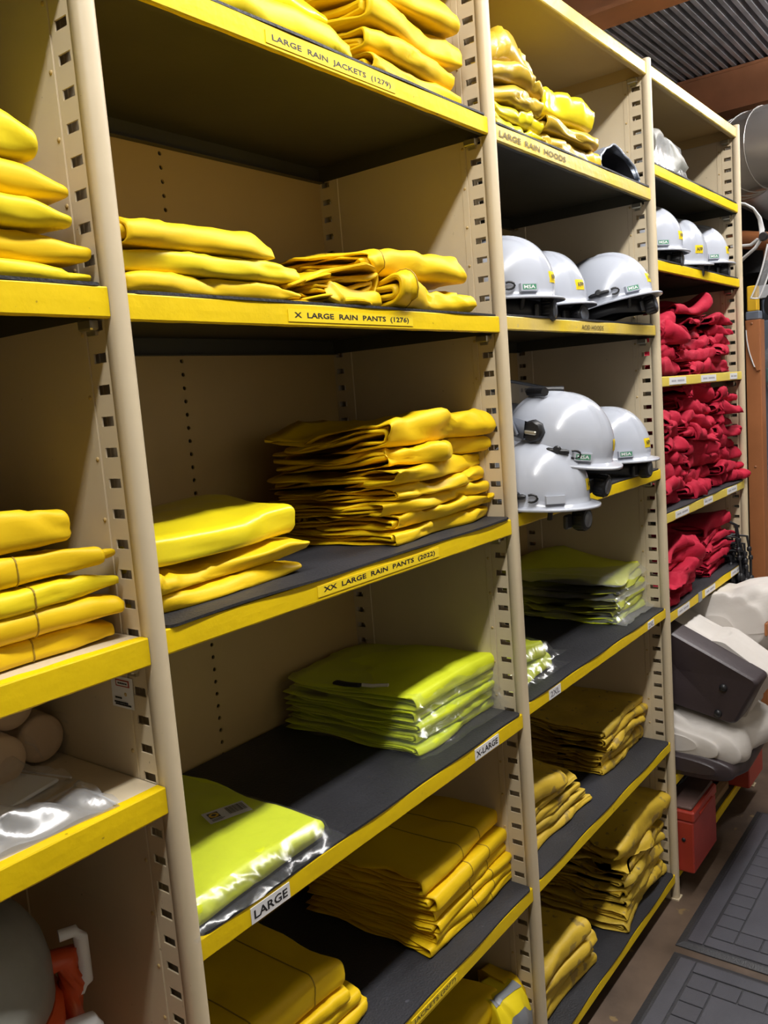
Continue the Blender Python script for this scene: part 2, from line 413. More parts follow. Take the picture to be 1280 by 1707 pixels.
# ------------------------------------------------------------------ ceiling lamps
def lamp(x):
    which = {-.55: 'nearest the camera, above the left shelving bay', .75: 'above the X LARGE shelving bay', 2.05: 'above the hard hat shelving bay', 3.42: 'past the end of the shelving, above the duct'}[x]
    t = thing('strip_light', 'white twin tube strip light hung '+which, 'light', (x, LAMP_Y, LAMP_Z), group='ceiling strip lights')
    h = MB(); h.ext([(-.07, .06), (-.10, .012), (-.10, .004), (.10, .004), (.10, .012), (.07, .06)], -.60, .60); h.build('housing', M['lampwhite'], t)
    for s in (-.045, .045):
        u = MB(); u.tube([(-.58, s, -.014), (.58, s, -.014)], .0125, 10); u.build('tube', M['tube'], t)
    for s in (-.4, .4):
        u = MB(); u.tube([(s, 0, .06), (s, 0, .205)], .003, 6); u.build('hanger', M['zinc'], t)
    a = bpy.data.lights.new('strip_glow', 'AREA'); a.shape = 'RECTANGLE'; a.size = 1.16; a.size_y = .11; a.energy = LAMP_W; a.color = LAMP_COL
    o = bpy.data.objects.new('strip_glow', a); C.objects.link(o); o.parent = t; o.location = (0, 0, -.03)
    # added area light above the closed housing to brighten the deck, not a tube
    a2 = bpy.data.lights.new('deck_fill_light', 'AREA'); a2.shape = 'RECTANGLE'; a2.size = 1.1; a2.size_y = .14; a2.energy = LAMP_W*(1.6 if x > 3 else .7); a2.color = LAMP_COL
    o2 = bpy.data.objects.new('deck_fill_light', a2); C.objects.link(o2); o2.parent = t; o2.location = (0, 0, .075); o2.rotation_euler = (PI, 0, 0)
for x in LAMP_X: lamp(x)

# ------------------------------------------------------------------ shelving
unit = thing('shelving_unit', 'long beige steel shelving run with slotted uprights and yellow taped shelf edges', 'shelving')
PITCH_Z = .03785; SLOT_H = .0118

def slot_strip(mb, x, ya, yb, sa, sb, z0, z1, sgn):
    """vertical strip of sheet steel at x with rectangular slots between sa and sb"""
    k0 = int(math.ceil((z0+.02)/PITCH_Z)); zs = []
    k = k0
    while k*PITCH_Z+.0015+SLOT_H < z1-.008: zs.append(k*PITCH_Z+.0015-SLOT_H/2); k += 1
    def q(y0, y1, za, zb):
        v = [(x, y0, za), (x, y1, za), (x, y1, zb), (x, y0, zb)]; mb.add(v, [(0, 1, 2, 3) if sgn > 0 else (3, 2, 1, 0)])
    q(ya, sa, z0, z1); q(sb, yb, z0, z1)
    z = z0
    for s in zs:
        q(sa, sb, z, s)
        xi = x-sgn*.0022
        v = [(x, sa, s), (x, sb, s), (x, sb, s+SLOT_H), (x, sa, s+SLOT_H), (xi, sa, s), (xi, sb, s), (xi, sb, s+SLOT_H), (xi, sa, s+SLOT_H)]
        mb.add(v, [(0, 1, 5, 4), (1, 2, 6, 5), (2, 3, 7, 6), (3, 0, 4, 7)])
        z = s+SLOT_H
    q(sa, sb, z, z1)
    return zs

def upright(xc, ztop=2.459):
    mb = MB()
    # rounded front bead, with a crisp crease where it meets the slotted strip
    n = 12; pr = [(xc-HP, .013)]+[(xc-HP*math.cos(PI*i/n), .002-.011*math.sin(PI*i/n)**.7) for i in range(n+1)]+[(xc+HP, .013)]
    mb.ext(pr, 0, ztop, axis=2, smooth=True, cap=False)
    mb.add([(p[0], p[1], ztop) for p in pr], [tuple(range(len(pr)))])
    for s in (-1, 1):
        x = xc+s*PT
        mb.add([(xc+s*HP, .013, 0), (x-s*.0008, .0138, 0), (x-s*.0008, .0138, ztop), (xc+s*HP, .013, ztop)], [(0, 1, 2, 3)])
        slot_strip(mb, x, .0138, .0505, .0185, .0425, 0, ztop, s)
        # small groove then the plain side sheet, then the rear slotted strip
        xg = x-s*.0016; xp = x+s*.0004
        for (xa, ya, xb_, yb) in ((x, .0505, xg, .0512), (xg, .0512, xg, .0528), (xg, .0528, xp, .0536), (xp, .0536, xp, .066), (xp, .066, x-s*.0006, .067), (x-s*.0006, .067, x-s*.0006, D-.055), (x-s*.0006, D-.055, x+s*.001, D-.053)):
            mb.add([(xa, ya, 0), (xb_, yb, 0), (xb_, yb, ztop), (xa, ya, ztop)], [(0, 1, 2, 3)])
        slot_strip(mb, x+s*.001, D-.053, D, D-.03, D-.008, 0, ztop, s)
    mb.add([(xc-PT, .0138, ztop), (xc+PT, .0138, ztop), (xc+PT, D, ztop), (xc-PT, D, ztop)], [(0, 1, 2, 3)])
    mb.add([(xc-PT, D, 0), (xc+PT, D, 0), (xc+PT, D, ztop), (xc-PT, D, ztop)], [(0, 1, 2, 3)])
    o = mb.build('upright', M['beige'], unit)
    b = MB(); k = 3
    while k*PITCH_Z < ztop-.05:
        z = k*PITCH_Z-.006
        for s in (-1, 1):
            rot = Matrix.Rotation(s*PI/2, 3, 'Y')
            b.lathe([(.0032, -.0004), (.0026, .0012), (.0008, .0015)], 8, origin=(xc+s*(PT+.0004), .0598, z), rot=rot, capb=False)
        k += 2
    b.build('rivet_heads', M['beige2'], o, kind='stuff')
    fo = MB(); fo.box(xc-.018, xc+.018, -.012, .03, 0, .004); fo.build('foot_plate', M['beige'], o)
    return o
for x in BX: upright(x)

def hole_column(mb, xa, xb, y, z0, z1, xh, rad, pitch):
    """back sheet with one column of round holes"""
    c = pitch/2
    def q(x0, x1, za, zb): mb.add([(x0, y, za), (x1, y, za), (x1, y, zb), (x0, y, zb)], [(0, 1, 2, 3)])
    q(xa, xh-c, z0, z1); q(xh+c, xb, z0, z1)
    z = z0+c*3
    q(xh-c, xh+c, z0, z-c)
    while z+c < z1:
        o = [(xh+c*a, y, z+c*b) for a, b in ((1, 0), (1, 1), (0, 1), (-1, 1), (-1, 0), (-1, -1), (0, -1), (1, -1))]
        i = [(xh+rad*math.cos(k*PI/4), y, z+rad*math.sin(k*PI/4)) for k in range(8)]
        r = [(p[0], y+.004, p[2]) for p in i]
        f = [(k, (k+1) % 8, 8+(k+1) % 8, 8+k) for k in range(8)]+[(8+k, 8+(k+1) % 8, 16+(k+1) % 8, 16+k) for k in range(8)]
        mb.add(o+i+r, f); z += pitch
    q(xh-c, xh+c, z-c, z1)
for b in range(4):
    mb = MB(); xa, xb = BX[b]+PT, BX[b+1]-PT
    hole_column(mb, xa, xb, D-.0015, 0, 2.455, xa+.44, .0042, .0255)
    mb.add([(xa, D+.003, 0), (xb, D+.003, 0), (xb, D+.003, .02), (xa, D+.003, .02)], [(0, 1, 2, 3)])
    mb.build('back_panel', M['beige2'], unit)

def shelf(bay, z, col, tapem, h=.0302, tape_top=.004, holes=False, wob=.0):
    xa, xb = BX[bay]+PT+.0015, BX[bay+1]-PT-.0015
    if tapem is not None and h > .02: pass
    mb = MB(); t = .0014
    if not holes:
        mb.box(xa, xb, .001, D-.003, z-t, z)
    else:
        # perforated front strip
        rows = ((.055, .0045),)
        px = .042; x = xa+.03
        def q(x0, x1, y0, y1): mb.add([(x0, y0, z), (x1, y0, z), (x1, y1, z), (x0, y1, z)], [(0, 1, 2, 3)])
        c = .009; yh = .055
        q(xa, xb, .001, yh-c); q(xa, xb, yh+c, D-.003)
        last = xa
        while x < xb-.02:
            q(last, x-c, yh-c, yh+c)
            o = [(x+c*a, yh+c*b, z) for a, b in ((1, 0), (1, 1), (0, 1), (-1, 1), (-1, 0), (-1, -1), (0, -1), (1, -1))]
            i = [(x+.0042*math.cos(k*PI/4), yh+.0042*math.sin(k*PI/4), z) for k in range(8)]; r = [(p[0], p[1], z-.006) for p in i]
            mb.add(o+i+r, [(k, (k+1) % 8, 8+(k+1) % 8, 8+k) for k in range(8)]+[(8+k, 8+(k+1) % 8, 16+(k+1) % 8, 16+k) for k in range(8)])
            last = x+c; x += px
        q(last, xb, yh-c, yh+c)
        mb.box(xa, xb, .001, D-.003, z-.0075, z-.0062)
    mb.box(xa, xb, .001, .0026, z-h, z-t); mb.box(xa, xb, .0026, .016, z-h, z-h+.0014)
    mb.box(xa, xb, D-.0046, D-.003, z-.034, z-t)
    mb.box(xa, xb, D-.018, D-.0046, z-.034, z-.0326)
    for x0, x1 in ((xa, xa+.0014), (xb-.0014, xb)): mb.box(x0, x1, .0026, D-.0046, z-.032, z-t)
    o = mb.build('shelf', col, unit)
    # wrapped tape on the front edge, slightly lumpy, built as its own skin
    n = 40; prof = [(.001+tape_top, z+.0009), (-.0004, z+.0009), (-.0014, z-.0008), (-.0016, z-h*.5), (-.0014, z-h+.001), (.0004, z-h-.0012), (.005, z-h-.0012)]
    xs = np.linspace(xa, xb, n); G = np.zeros((n, len(prof), 3)); rr = np.random.RandomState(int(z*1000)+bay)
    G[..., 0] = xs[:, None]
    for j, (yy, zz) in enumerate(prof):
        G[:, j, 1] = yy; G[:, j, 2] = zz+(rr.rand(n)-.5)*(.0012 if j in (0, 5, 6) else .0002)
    tb = MB(); tb.grid(G, 0, False); tb.build('edge_tape', tapem, o)
    for x0, s in ((xa, 1), (xb, -1)):
        cl = MB(); lo, hi = sorted((x0, x0+s*.012))
        cl.box(lo, hi, .022, .05, z-.046, z-.033, bev=.002); cl.box(min(x0, x0+s*.004), max(x0, x0+s*.004), .027, .044, z-.052, z-.046)
        cl.build('shelf_clip', M['zinc'], o)
    return o
SHO = {}
for k, z in SH[1].items(): SHO[k] = shelf(1, z, M['dark'], M['tape'])
for k, z in SH[2].items(): SHO[k] = shelf(2, z, M['dark'], M['tape2'] if k in ('T1', 'T2') else M['tape'], h=.030 if k in ('T1',) else .026)
for k, z in SH[3].items(): SHO[k] = shelf(3, z, M['dark'], M['tape3'] if k in ('U3', 'U4') else M['tape'], h=.027)
for k, z in SH[0].items(): SHO[k] = shelf(0, z, M['dark'] if k in ('V0', 'V1') else M['beige'], M['tape'], tape_top=.004 if k in ('V0', 'V1') else .014, holes=k in ('V2', 'V3'), h=.034)
for b in range(4):
    SHO['top%d' % b] = shelf(b, TOPZ, M['beige2'], M['tape2'] if b > 1 else M['tape'], h=.03)

def edge_label(sk, x0, x1, zc, hgt, txt, tm, base='whitelabel', plate=True, thf=.62, txf=.92, inkm='ink'):
    o = SHO[sk]; mb = MB(); y = -.0019
    if plate: mb.box(x0, x1, y-.0006, y+.0012, zc-hgt/2, zc+hgt/2)
    if txt: put_text(mb, txt, ((x0+x1)/2, y-.0009, zc), (1, 0, 0), (0, 0, 1), (x1-x0)*txf, hgt*thf, 1)
    mb.build('edge_label', [M[base], M[inkm]], o)
edge_label('S1', .292, .595, SH[1]['S1']-.0165, .017, 'LARGE  RAIN  JACKETS  (1279)', 1, 'tapelabel')
edge_label('S2', .287, .598, SH[1]['S2']-.0165, .017, 'X  LARGE  RAIN  PANTS  (1276)', 1, 'tapelabel')
edge_label('S3', .297, .628, SH[1]['S3']-.0155, .017, 'XX  LARGE  RAIN  PANTS  (2022)', 1, 'tapelabel')
edge_label('S4', .102, .180, SH[1]['S4']-.0165, .024, 'LARGE', 1, thf=.55, txf=.86)
edge_label('S4', .704, .796, SH[1]['S4']-.0155, .023, 'X-LARGE', 1, thf=.55, txf=.9)
edge_label('S5', .44, .59, SH[1]['S5']-.0155, .017, 'JACKETS (2077)', 1, 'tapelabel', inkm='fadedink')
edge_label('T1', .93, 1.26, SH[2]['T1']-.0155, .017, 'LARGE  RAIN  HOODS', 1, 'tapelabel', plate=False, inkm='fadedink', thf=.7)
edge_label('T2', 1.285, 1.425, SH[2]['T2']-.0135, .017, 'ACID HOODS', 1, 'tapelabel', plate=False, inkm='fadedink', thf=.6)
edge_label('T4', 1.026, 1.084, SH[2]['T4']-.0135, .022, '2XL', 1, thf=.6, txf=.8, inkm='greyink')
edge_label('T4', 1.640, 1.688, SH[2]['T4']-.0135, .020, '2XL', 1, thf=.6, txf=.8, inkm='greyink')
for k, spans in (('U3', ((1.885, 2.035), (2.185, 2.345), (2.51, 2.598))), ('U4', ((1.90, 2.025), (2.175, 2.27), (2.44, 2.56))), ('U5', ((1.89, 2.0), (2.16, 2.27), (2.46, 2.61)))):
    for i, (a, b) in enumerate(spans): edge_label(k, a, b, SH[3][k]-.0135, .021, 'IIII IIIIII', 1, thf=.26, txf=.75, inkm='greyink')
# grey tape patch over the lowest red shelf edge
g = MB(); g.box(2.09, 2.125, -.0032, .03, SH[3]['U5']-.029, SH[3]['U5']+.0025); g.build('grey_tape_patch', M['reflect'], SHO['U5'])
# notice sticker on the upright beside the lower left bay
s = MB(); xs_ = -PT-.0012
s.add([(xs_, .090, 1.224), (xs_, .044, 1.224), (xs_, .042, 1.266), (xs_, .088, 1.266)], [(0, 1, 2, 3)])
s.box(xs_-.0006, xs_, .050, .078, 1.253, 1.262, 1); s.box(xs_-.0008, xs_-.0004, .052, .076, 1.2545, 1.2605, 0)
for zz, ya, yb in ((1.2575, .054, .074), (1.2372, .068, .084), (1.2312, .056, .085), (1.2284, .050, .085)):
    yy = ya
    while yy < yb-.002:
        l = rnd.uniform(.0015, .0035); s.box(xs_-.001, xs_-.0005, yy, min(yy+l, yb), zz-.0011, zz+.0011, 2); yy += l+.0009
s.build('notice_sticker', [M['whitelabel'], M['redpaint'], M['ink']], unit)

# ------------------------------------------------------------------ rubber liners lying on the shelves
def liner(bay, sk, over=.002, x0=None, x1=None, y1=.43, lift=0., where=''):
    z = SH[bay][sk]+.0012
    xa = BX[bay]+PT+.006 if x0 is None else x0; xb = BX[bay+1]-PT-.006 if x1 is None else x1
    n = 30; r = .012; out = []
    pts = []
    for cx, cy, a0 in ((xa+r, -over+r, PI), (xb-r, -over+r, 1.5*PI), (xb-r, y1-r, 0), (xa+r, y1-r, .5*PI)):
        for k in range(5): a = a0+k*PI/8; pts.append((cx+r*math.cos(a), cy+r*math.sin(a)))
    # extra points along the front edge so it can ripple
    fr = [(xa+r+(xb-xa-2*r)*k/24, -over) for k in range(1, 24)]
    pts = pts[:5]+fr+pts[5:]
    rr = random.Random(sk); ph = rr.random()*6
    nz = [lift*.0012*(1+math.sin(p[0]*17+ph))*(p[1] < .02) for p in pts]
    pts = [(p[0], p[1]+(.0012*math.sin(p[0]*23+ph) if p[1] < .0 else 0)) for p in pts]
    m = MB(); k = len(pts); t = .0038
    v = [(p[0], p[1], z+q) for p, q in zip(pts, nz)]+[(p[0], p[1], z+t+q) for p, q in zip(pts, nz)]
    m.add(v, [(i, (i+1) % k, k+(i+1) % k, k+i) for i in range(k)]+[tuple(range(k-1, -1, -1)), tuple(range(k, 2*k))])
    m.build('shelf_liner', M['mat'], label='black rubber liner covering '+where, category='liner', group='rubber shelf liners')
    return z+t
ZT = {}
for bay, sk, kw, wh in ((1, 'S1', {}, 'the LARGE RAIN JACKETS shelf'), (1, 'S2', {}, 'the X LARGE RAIN PANTS shelf'), (1, 'S3', dict(lift=1, over=.004), 'the XX LARGE RAIN PANTS shelf'),
    (1, 'S4', {}, 'the shelf edged LARGE and X-LARGE'), (1, 'S5', {}, 'the shelf under the bagged lime garments'), (1, 'S6', {}, 'the lowest shelf of the rain pants bay'),
    (2, 'T1', {}, 'the shelf with satin yellow garments and the silver hood'), (2, 'T2', {}, 'the shelf of three white hard hats edged ACID HOODS'), (2, 'T3', {}, 'the shelf of stacked hard hats with a raised face shield'), (2, 'T4', {}, 'the shelf edged 2XL'),
    (2, 'T5', {}, 'the shelf of worn yellow pants under the 2XL shelf'), (2, 'T6', {}, 'the floor-level shelf of worn marked yellow pants'), (3, 'U1', {}, 'the shelf with the plastic bundle'), (3, 'U2', {}, 'the far shelf of three hard hats'),
    (3, 'U4', {}, 'the middle shelf of red bundles'), (3, 'U5', {}, 'the shelf of red bundles with black cords'), (0, 'V1', {}, 'the shelf of rain jackets in the bay nearest the camera')):
    ZT[sk] = liner(bay, sk, where=wh, **kw)
for k in ('U3',): ZT[k] = SH[3][k]+.001
for k in ('U6', 'U7'): ZT[k] = SH[3][k]+.001
for k in ('V2', 'V3', 'V4'): ZT[k] = SH[0][k]+.001

# ------------------------------------------------------------------ folded rain gear, bay by bay
def snap(pos_i, pos_j, r=.009):
    def f(t, og):
        p = og[int(pos_i*(og.shape[0]-1)), pos_j]; q = og[int(pos_i*(og.shape[0]-1)), pos_j+1]
        m = MB(); m.lathe([(r, -.0005), (r*.95, .0015), (r*.5, .0022)], 14, origin=tuple(p+np.array([0, -.001, 0])), rot=Matrix.Rotation(PI/2, 3, 'X'))
        m.build('snap_button', M['ink'], t)
    return f
G_ = 'folded yellow rain gear'
# top shelf of bay 1
stack('rain_jacket', 'rain jacket', 'folded yellow rain jacket', 'stack of four, LARGE RAIN JACKETS shelf', 'rain jackets on the LARGE RAIN JACKETS shelf', [M['pvc']], .705, .012, ZT['S1'], .30, .36, (.036, .042, .056, .052), rot=.03, seed=11, pl=.1, pr=.25, wr=1.1,
      extras={1: dict(w=.29, dx=-.01), 2: dict(w=.325, dx=.005, extra=snap(.62, 12, .006)), 3: dict(w=.29, dx=-.015)})
stack('rain_jacket', 'rain jacket', 'lemon rain jacket', 'loose pile, LARGE RAIN JACKETS shelf', 'rain jackets on the LARGE RAIN JACKETS shelf', [M['pvc2'], M['pvc']], .335, .010, ZT['S1'], .37, .34, (.048, .05, .05), rot=-.02, seed=14, pr=.45, wr=1.4,
      extras={0: dict(extra=snap(.86, 12, .008)), 1: dict(m=M['gloss'], dy=.04, w=.33, dx=-.02), 2: dict(dy=.05, w=.3, dx=-.05)})
# X LARGE RAIN PANTS
stack('rain_pants', 'rain pants', 'smooth yellow rain pants', 'low stack, X LARGE RAIN PANTS shelf', 'rain pants on the X LARGE RAIN PANTS shelf', [M['pvc']], .165, .008, ZT['S2'], .27, .36, (.027, .030, .036), rot=0., seed=21, pr=.5, wr=.8,
      extras={0: dict(w=.31, dx=.02, pr=.7), 1: dict(m=M['pvc2'], w=.315, dx=.012, pr=.1), 2: dict(w=.28, dx=-.01, pr=.5)})
put_garment('rain_pants', 'rumpled yellow rain pants under the rolled pair, X LARGE RAIN PANTS shelf', 'rain pants', M['pvc'], (.685, .004, ZT['S2']+.0006), .0, .275, .30, .052, 231, 'rain pants on the X LARGE RAIN PANTS shelf', (.22,), pl=.15, pr=.1, wr=2.2, crease=1.4, bulge=.008, n=2)
put_garment('rain_pants', 'rolled yellow rain pants with flared cuff lying on the rumpled pair', 'rain pants', M['pvc'], (.66, .02, ZT['S2']+.058), .0, .285, .28, .046, 232, 'rain pants on the X LARGE RAIN PANTS shelf', (.2,), pl=.1, pr=-.25, wr=1.1, n=3, fray=1.2, lift=.006)
put_garment('rain_pants', 'rain pants lying end-on with open looping folds, beside the low stack', 'rain pants', M['pvc'], (.545, .15, ZT['S2']+.0006), PI/2, .27, .235, .082, 233, 'rain pants on the X LARGE RAIN PANTS shelf', wr=1.8, n=4, taper=.72, rnd_f=.7, crease=1.2)
put_garment('rain_pants', 'small yellow rain pants fold in front of the looping folds, above the X LARGE label', 'rain pants', M['pvc'], (.455, .006, ZT['S2']+.0006), .12, .14, .03, .026, 234, 'rain pants on the X LARGE RAIN PANTS shelf', wr=1.6, n=2, pl=.5)
# XX LARGE RAIN PANTS
stack('rain_pants', 'rain pants', 'yellow rain pants', 'short stack, XX LARGE RAIN PANTS shelf', 'rain pants on the XX LARGE RAIN PANTS shelf', [M['pvc']], .178, .052, ZT['S3'], .31, .34, (.026, .035, .047), rot=.03, seed=31, pr=.35, wr=1.2,
      extras={0: dict(pr=.6), 1: dict(pr=.55, wr=1.9, w=.29), 2: dict(m=M['gloss'], w=.315, pr=.0, wr=.9, bulge=.006, what='glossy lemon rain pants')})
stack('rain_pants', 'rain pants', 'creased golden rain pants', 'tall stack, XX LARGE RAIN PANTS shelf', 'rain pants on the XX LARGE RAIN PANTS shelf', [M['pvc']], .728, .035, ZT['S3'], .345, .30, (.026, .026, .025, .026, .030, .034, .048), rot=.05, seed=36, pl=.05, pr=.15, wr=1.7, amp=.010, jx=.012, n=2, crease=1.2, crump=.003,
      extras={6: dict(w=.33, wr=2.0, bulge=.016, dx=-.006, pr=0., n=3), 5: dict(w=.33, dx=-.006, wr=2.), 0: dict(wr=1.2), 4: dict(wr=2.)})
put_garment('rain_pants', 'crumpled yellow rain pants lying dim behind the tall rumpled stack', 'rain pants', M['pvc'], (.665, .30, ZT['S3']+.001), .3, .22, .10, .055, 388, 'rain pants on the XX LARGE RAIN PANTS shelf', wr=2.2)
# shelf under the lime garments
stack('rain_pants', 'rain pants', 'flat yellow rain pants', 'tidy stack under the X-LARGE label', 'yellow rain pants below the lime garments', [M['pvc']], .752, .045, ZT['S5'], .315, .33, (.020, .022, .022, .024, .034, .036), rot=.03, seed=51, wr=.7, amp=.010, n=2, jx=.008,
      extras={5: dict(w=.33, dy=.015, wr=.7), 4: dict(n=2, wr=.6), 3: dict(m=M['pvc'], pr=.1), 1: dict(dx=.004)}, seams=(.45, .62))
stack('rain_pants', 'rain pants', 'smooth golden rain pants', 'seamed stack under the LARGE label', 'yellow rain pants below the lime garments', [M['pvc']], .195, .07, ZT['S5'], .35, .33, (.026, .026, .024, .055), rot=-.06, seed=56, wr=.7, amp=.012, n=2,
      extras={3: dict(w=.335, pr=.1, bulge=.014, n=2, wr=.5, seams=(.42, .72)), 2: dict(w=.33, dx=.0), 1: dict(w=.365, dx=.012), 0: dict(w=.38, dx=.016)})
# lowest shelf of bay 1
stack('rain_jacket', 'rain jacket', 'folded yellow rain jacket', 'floor-level stack below the seamed pants', 'yellow rain jackets on the lowest shelf', [M['pvc']], .64, .05, ZT['S6'], .40, .33, (.05, .05, .05, .062), rot=-.02, seed=61, wr=.8, n=3, extras={3: dict(w=.37, seams=(.5,))})
t = thing('reflective_vest', 'yellow garment with two grey reflective bands, on the lowest shelf beside the upright', 'vest', (.825, .012, ZT['S6']+.001), group='garments in front of the lowest stack')
mb, og = garment(.10, .09, .20, 641, n=2, wr=1.6); mb.build('cloth', M['pvc2'], t)
for j0 in (11, 15):
    s = MB(); P = og[2:-2, j0:j0+3]+np.array([0, -.0016, .0008]); s.grid(P, 0, True); s.build('reflective_band', M['reflect'], t)
put_garment('rain_jacket', 'pleated golden jacket end sticking up next to the grey banded vest', 'rain jacket', M['pvc'], (.872, .03, ZT['S6']+.001), -.1, .055, .10, .20, 642, 'garments in front of the lowest stack', wr=2.2)
# bay 2, satin garments at the top
stack('rain_garment', 'rain garment', 'satin yellow rain garment', 'pile touching the upright, top satin shelf', 'satin yellow garments', [M['satin']], 1.062, .010, ZT['T1'], .245, .16, (.024, .026, .034, .030, .052), rot=0., seed=71, pr=.25, wr=1.7, n=2, crease=1.5,
      extras={0: dict(m=M['gloss']), 1: dict(m=M['gloss']), 4: dict(w=.22, dx=-.01, bulge=.012, wr=1.5)})
stack('rain_garment', 'rain garment', 'rolled satin rain garment', 'pile next to the silver lined hood', 'satin yellow garments', [M['satin']], 1.345, .012, ZT['T1'], .29, .20, (.042, .040, .068), rot=-.02, seed=76, pl=.1, pr=.12, wr=1.6, crease=1.4,
      extras={2: dict(m=M['gloss'], w=.25, wr=.8, bulge=.012, dx=-.005), 1: dict(w=.27)})
put_garment('rain_garment', 'olive yellow rain garment lying behind the two satin piles', 'rain garment', M['gloss'], (1.25, .22, ZT['T1']+.001), .05, .42, .18, .155, 79, 'satin yellow garments', wr=1.2)

# worn pants on the two lower shelves of bay 2
stack('work_pants', 'rain pants', 'worn yellow rain pants', 'stack by the far upright, below 2XL', 'worn pants below the 2XL shelf', [M['worn']], 1.635, .072, ZT['T5'], .30, .33, (.018, .020, .024, .024, .024, .024), rot=.03, seed=81, wr=1.3, n=3, crump=.002, amp=.009,
      extras={5: dict(m=M['marked'], w=.31, wr=.8), 0: dict(w=.32), 3: dict(wr=1.8)})
stack('work_pants', 'rain pants', 'worn yellow rain pants', 'stack by the near upright, below 2XL', 'worn pants below the 2XL shelf', [M['worn']], 1.11, .058, ZT['T5'], .36, .33, (.022, .028, .026, .024, .048), rot=-.03, seed=86, pr=.1, wr=1.1, n=2, amp=.012,
      extras={0: dict(w=.40, dx=.012, m=M['worn']), 1: dict(w=.38, dx=.005, m=M['marked']), 2: dict(w=.35), 4: dict(w=.30, dx=-.03, bulge=.014)})
stack('work_pants', 'rain pants', 'scribbled yellow rain pants', 'tall floor-level stack by the red box', 'marked pants on the lowest shelf', [M['marked'], M['worn']], 1.615, .016, ZT['T6'], .31, .34, (.030, .026, .030, .028, .026, .028, .030, .056), rot=.01, seed=91, wr=1.4, n=2, amp=.016, crump=.003, pr=.05,
      extras={0: dict(w=.36, dx=.0), 1: dict(dx=-.01), 7: dict(m=M['worn'], w=.33, bulge=.012, dx=.01, n=2, drot=-.12, wr=1.2), 6: dict(m=M['worn'], wr=2.4, dx=-.015)})
stack('work_pants', 'rain pants', 'worn yellow rain pants', 'short floor-level stack by the near upright', 'marked pants on the lowest shelf', [M['worn']], 1.10, .036, ZT['T6'], .36, .33, (.030, .030, .032, .048), rot=-.03, seed=96, pr=.05, wr=.9, n=2, amp=.012,
      extras={0: dict(w=.385), 3: dict(w=.31, dx=-.015)})
# bay 0 (nearest): two stacks running out of the frame
stack('rain_jacket', 'rain jacket', 'bright yellow rain jacket', 'nearest stack on the black lined shelf', 'rain jackets nearest the camera', [M['pvc']], -.215, .012, ZT['V1'], .36, .34, (.020, .036, .034, .036, .058), rot=0., seed=101, pr=.55, wr=.8,
      extras={0: dict(w=.375, m=M['pvc2']), 1: dict(pr=.45), 2: dict(w=.355, m=M['pvc2']), 3: dict(w=.35), 4: dict(w=.33, dx=-.01, bulge=.012, m=M['pvc2'], pr=.4)})
stack('rain_jacket', 'rain jacket', 'bright yellow rain jacket', 'nearest stack on the perforated shelf', 'rain jackets nearest the camera', [M['pvc']], -.21, .03, ZT['V2'], .36, .34, (.028, .030, .030, .037, .043), rot=-.02, seed=106, pr=.35, wr=.9, amp=.02, seams=(.62,),
      extras={0: dict(pr=.5), 1: dict(m=M['pvc']), 2: dict(w=.375, pr=.6, m=M['pvc2']), 3: dict(w=.35, dx=-.01), 4: dict(w=.315, dx=-.022, bulge=.01, pr=.05)})

# ------------------------------------------------------------------ lime garments in clear bags
def bag_film(t, w_, d, h, seed, mf=.02, ms=.016, matl=None, nu=34, nv=30):
    r = np.random.RandomState(seed); u = np.linspace(-1, 1, nu); v = np.linspace(-1, 1, nv); U, V = np.meshgrid(u, v, indexing='ij')
    nz = noise(seed, 7, 7, 2); n2 = noise(seed+1, 16, 6, 2)
    X = U*(w_/2+ms); Y = d/2+V*(d/2+mf)
    eu = np.clip((np.abs(X)-w_/2+.004)/(ms+.004), 0, 1); ev = np.clip((np.abs(Y-d/2)-d/2+.004)/(mf+.004), 0, 1); e = np.maximum(eu, ev)
    P = np.stack([X, Y], -1)
    Zt = (h+.003)*(1-sst(0, .75, e))+.0022+.0012*np.abs(nz(P))+e*(1-e)*.008*np.abs(nz(P*1.3))
    Zt += sst(.7, 1, e)*.003*np.abs(n2(P*1.0))
    m = MB(); G = np.stack([X+.003*nz(P)*e, Y+.003*n2(P)*e, Zt], -1); m.grid(G, 0, True, flip=False)
    m.build('clear_bag', matl or M['clear'], t)

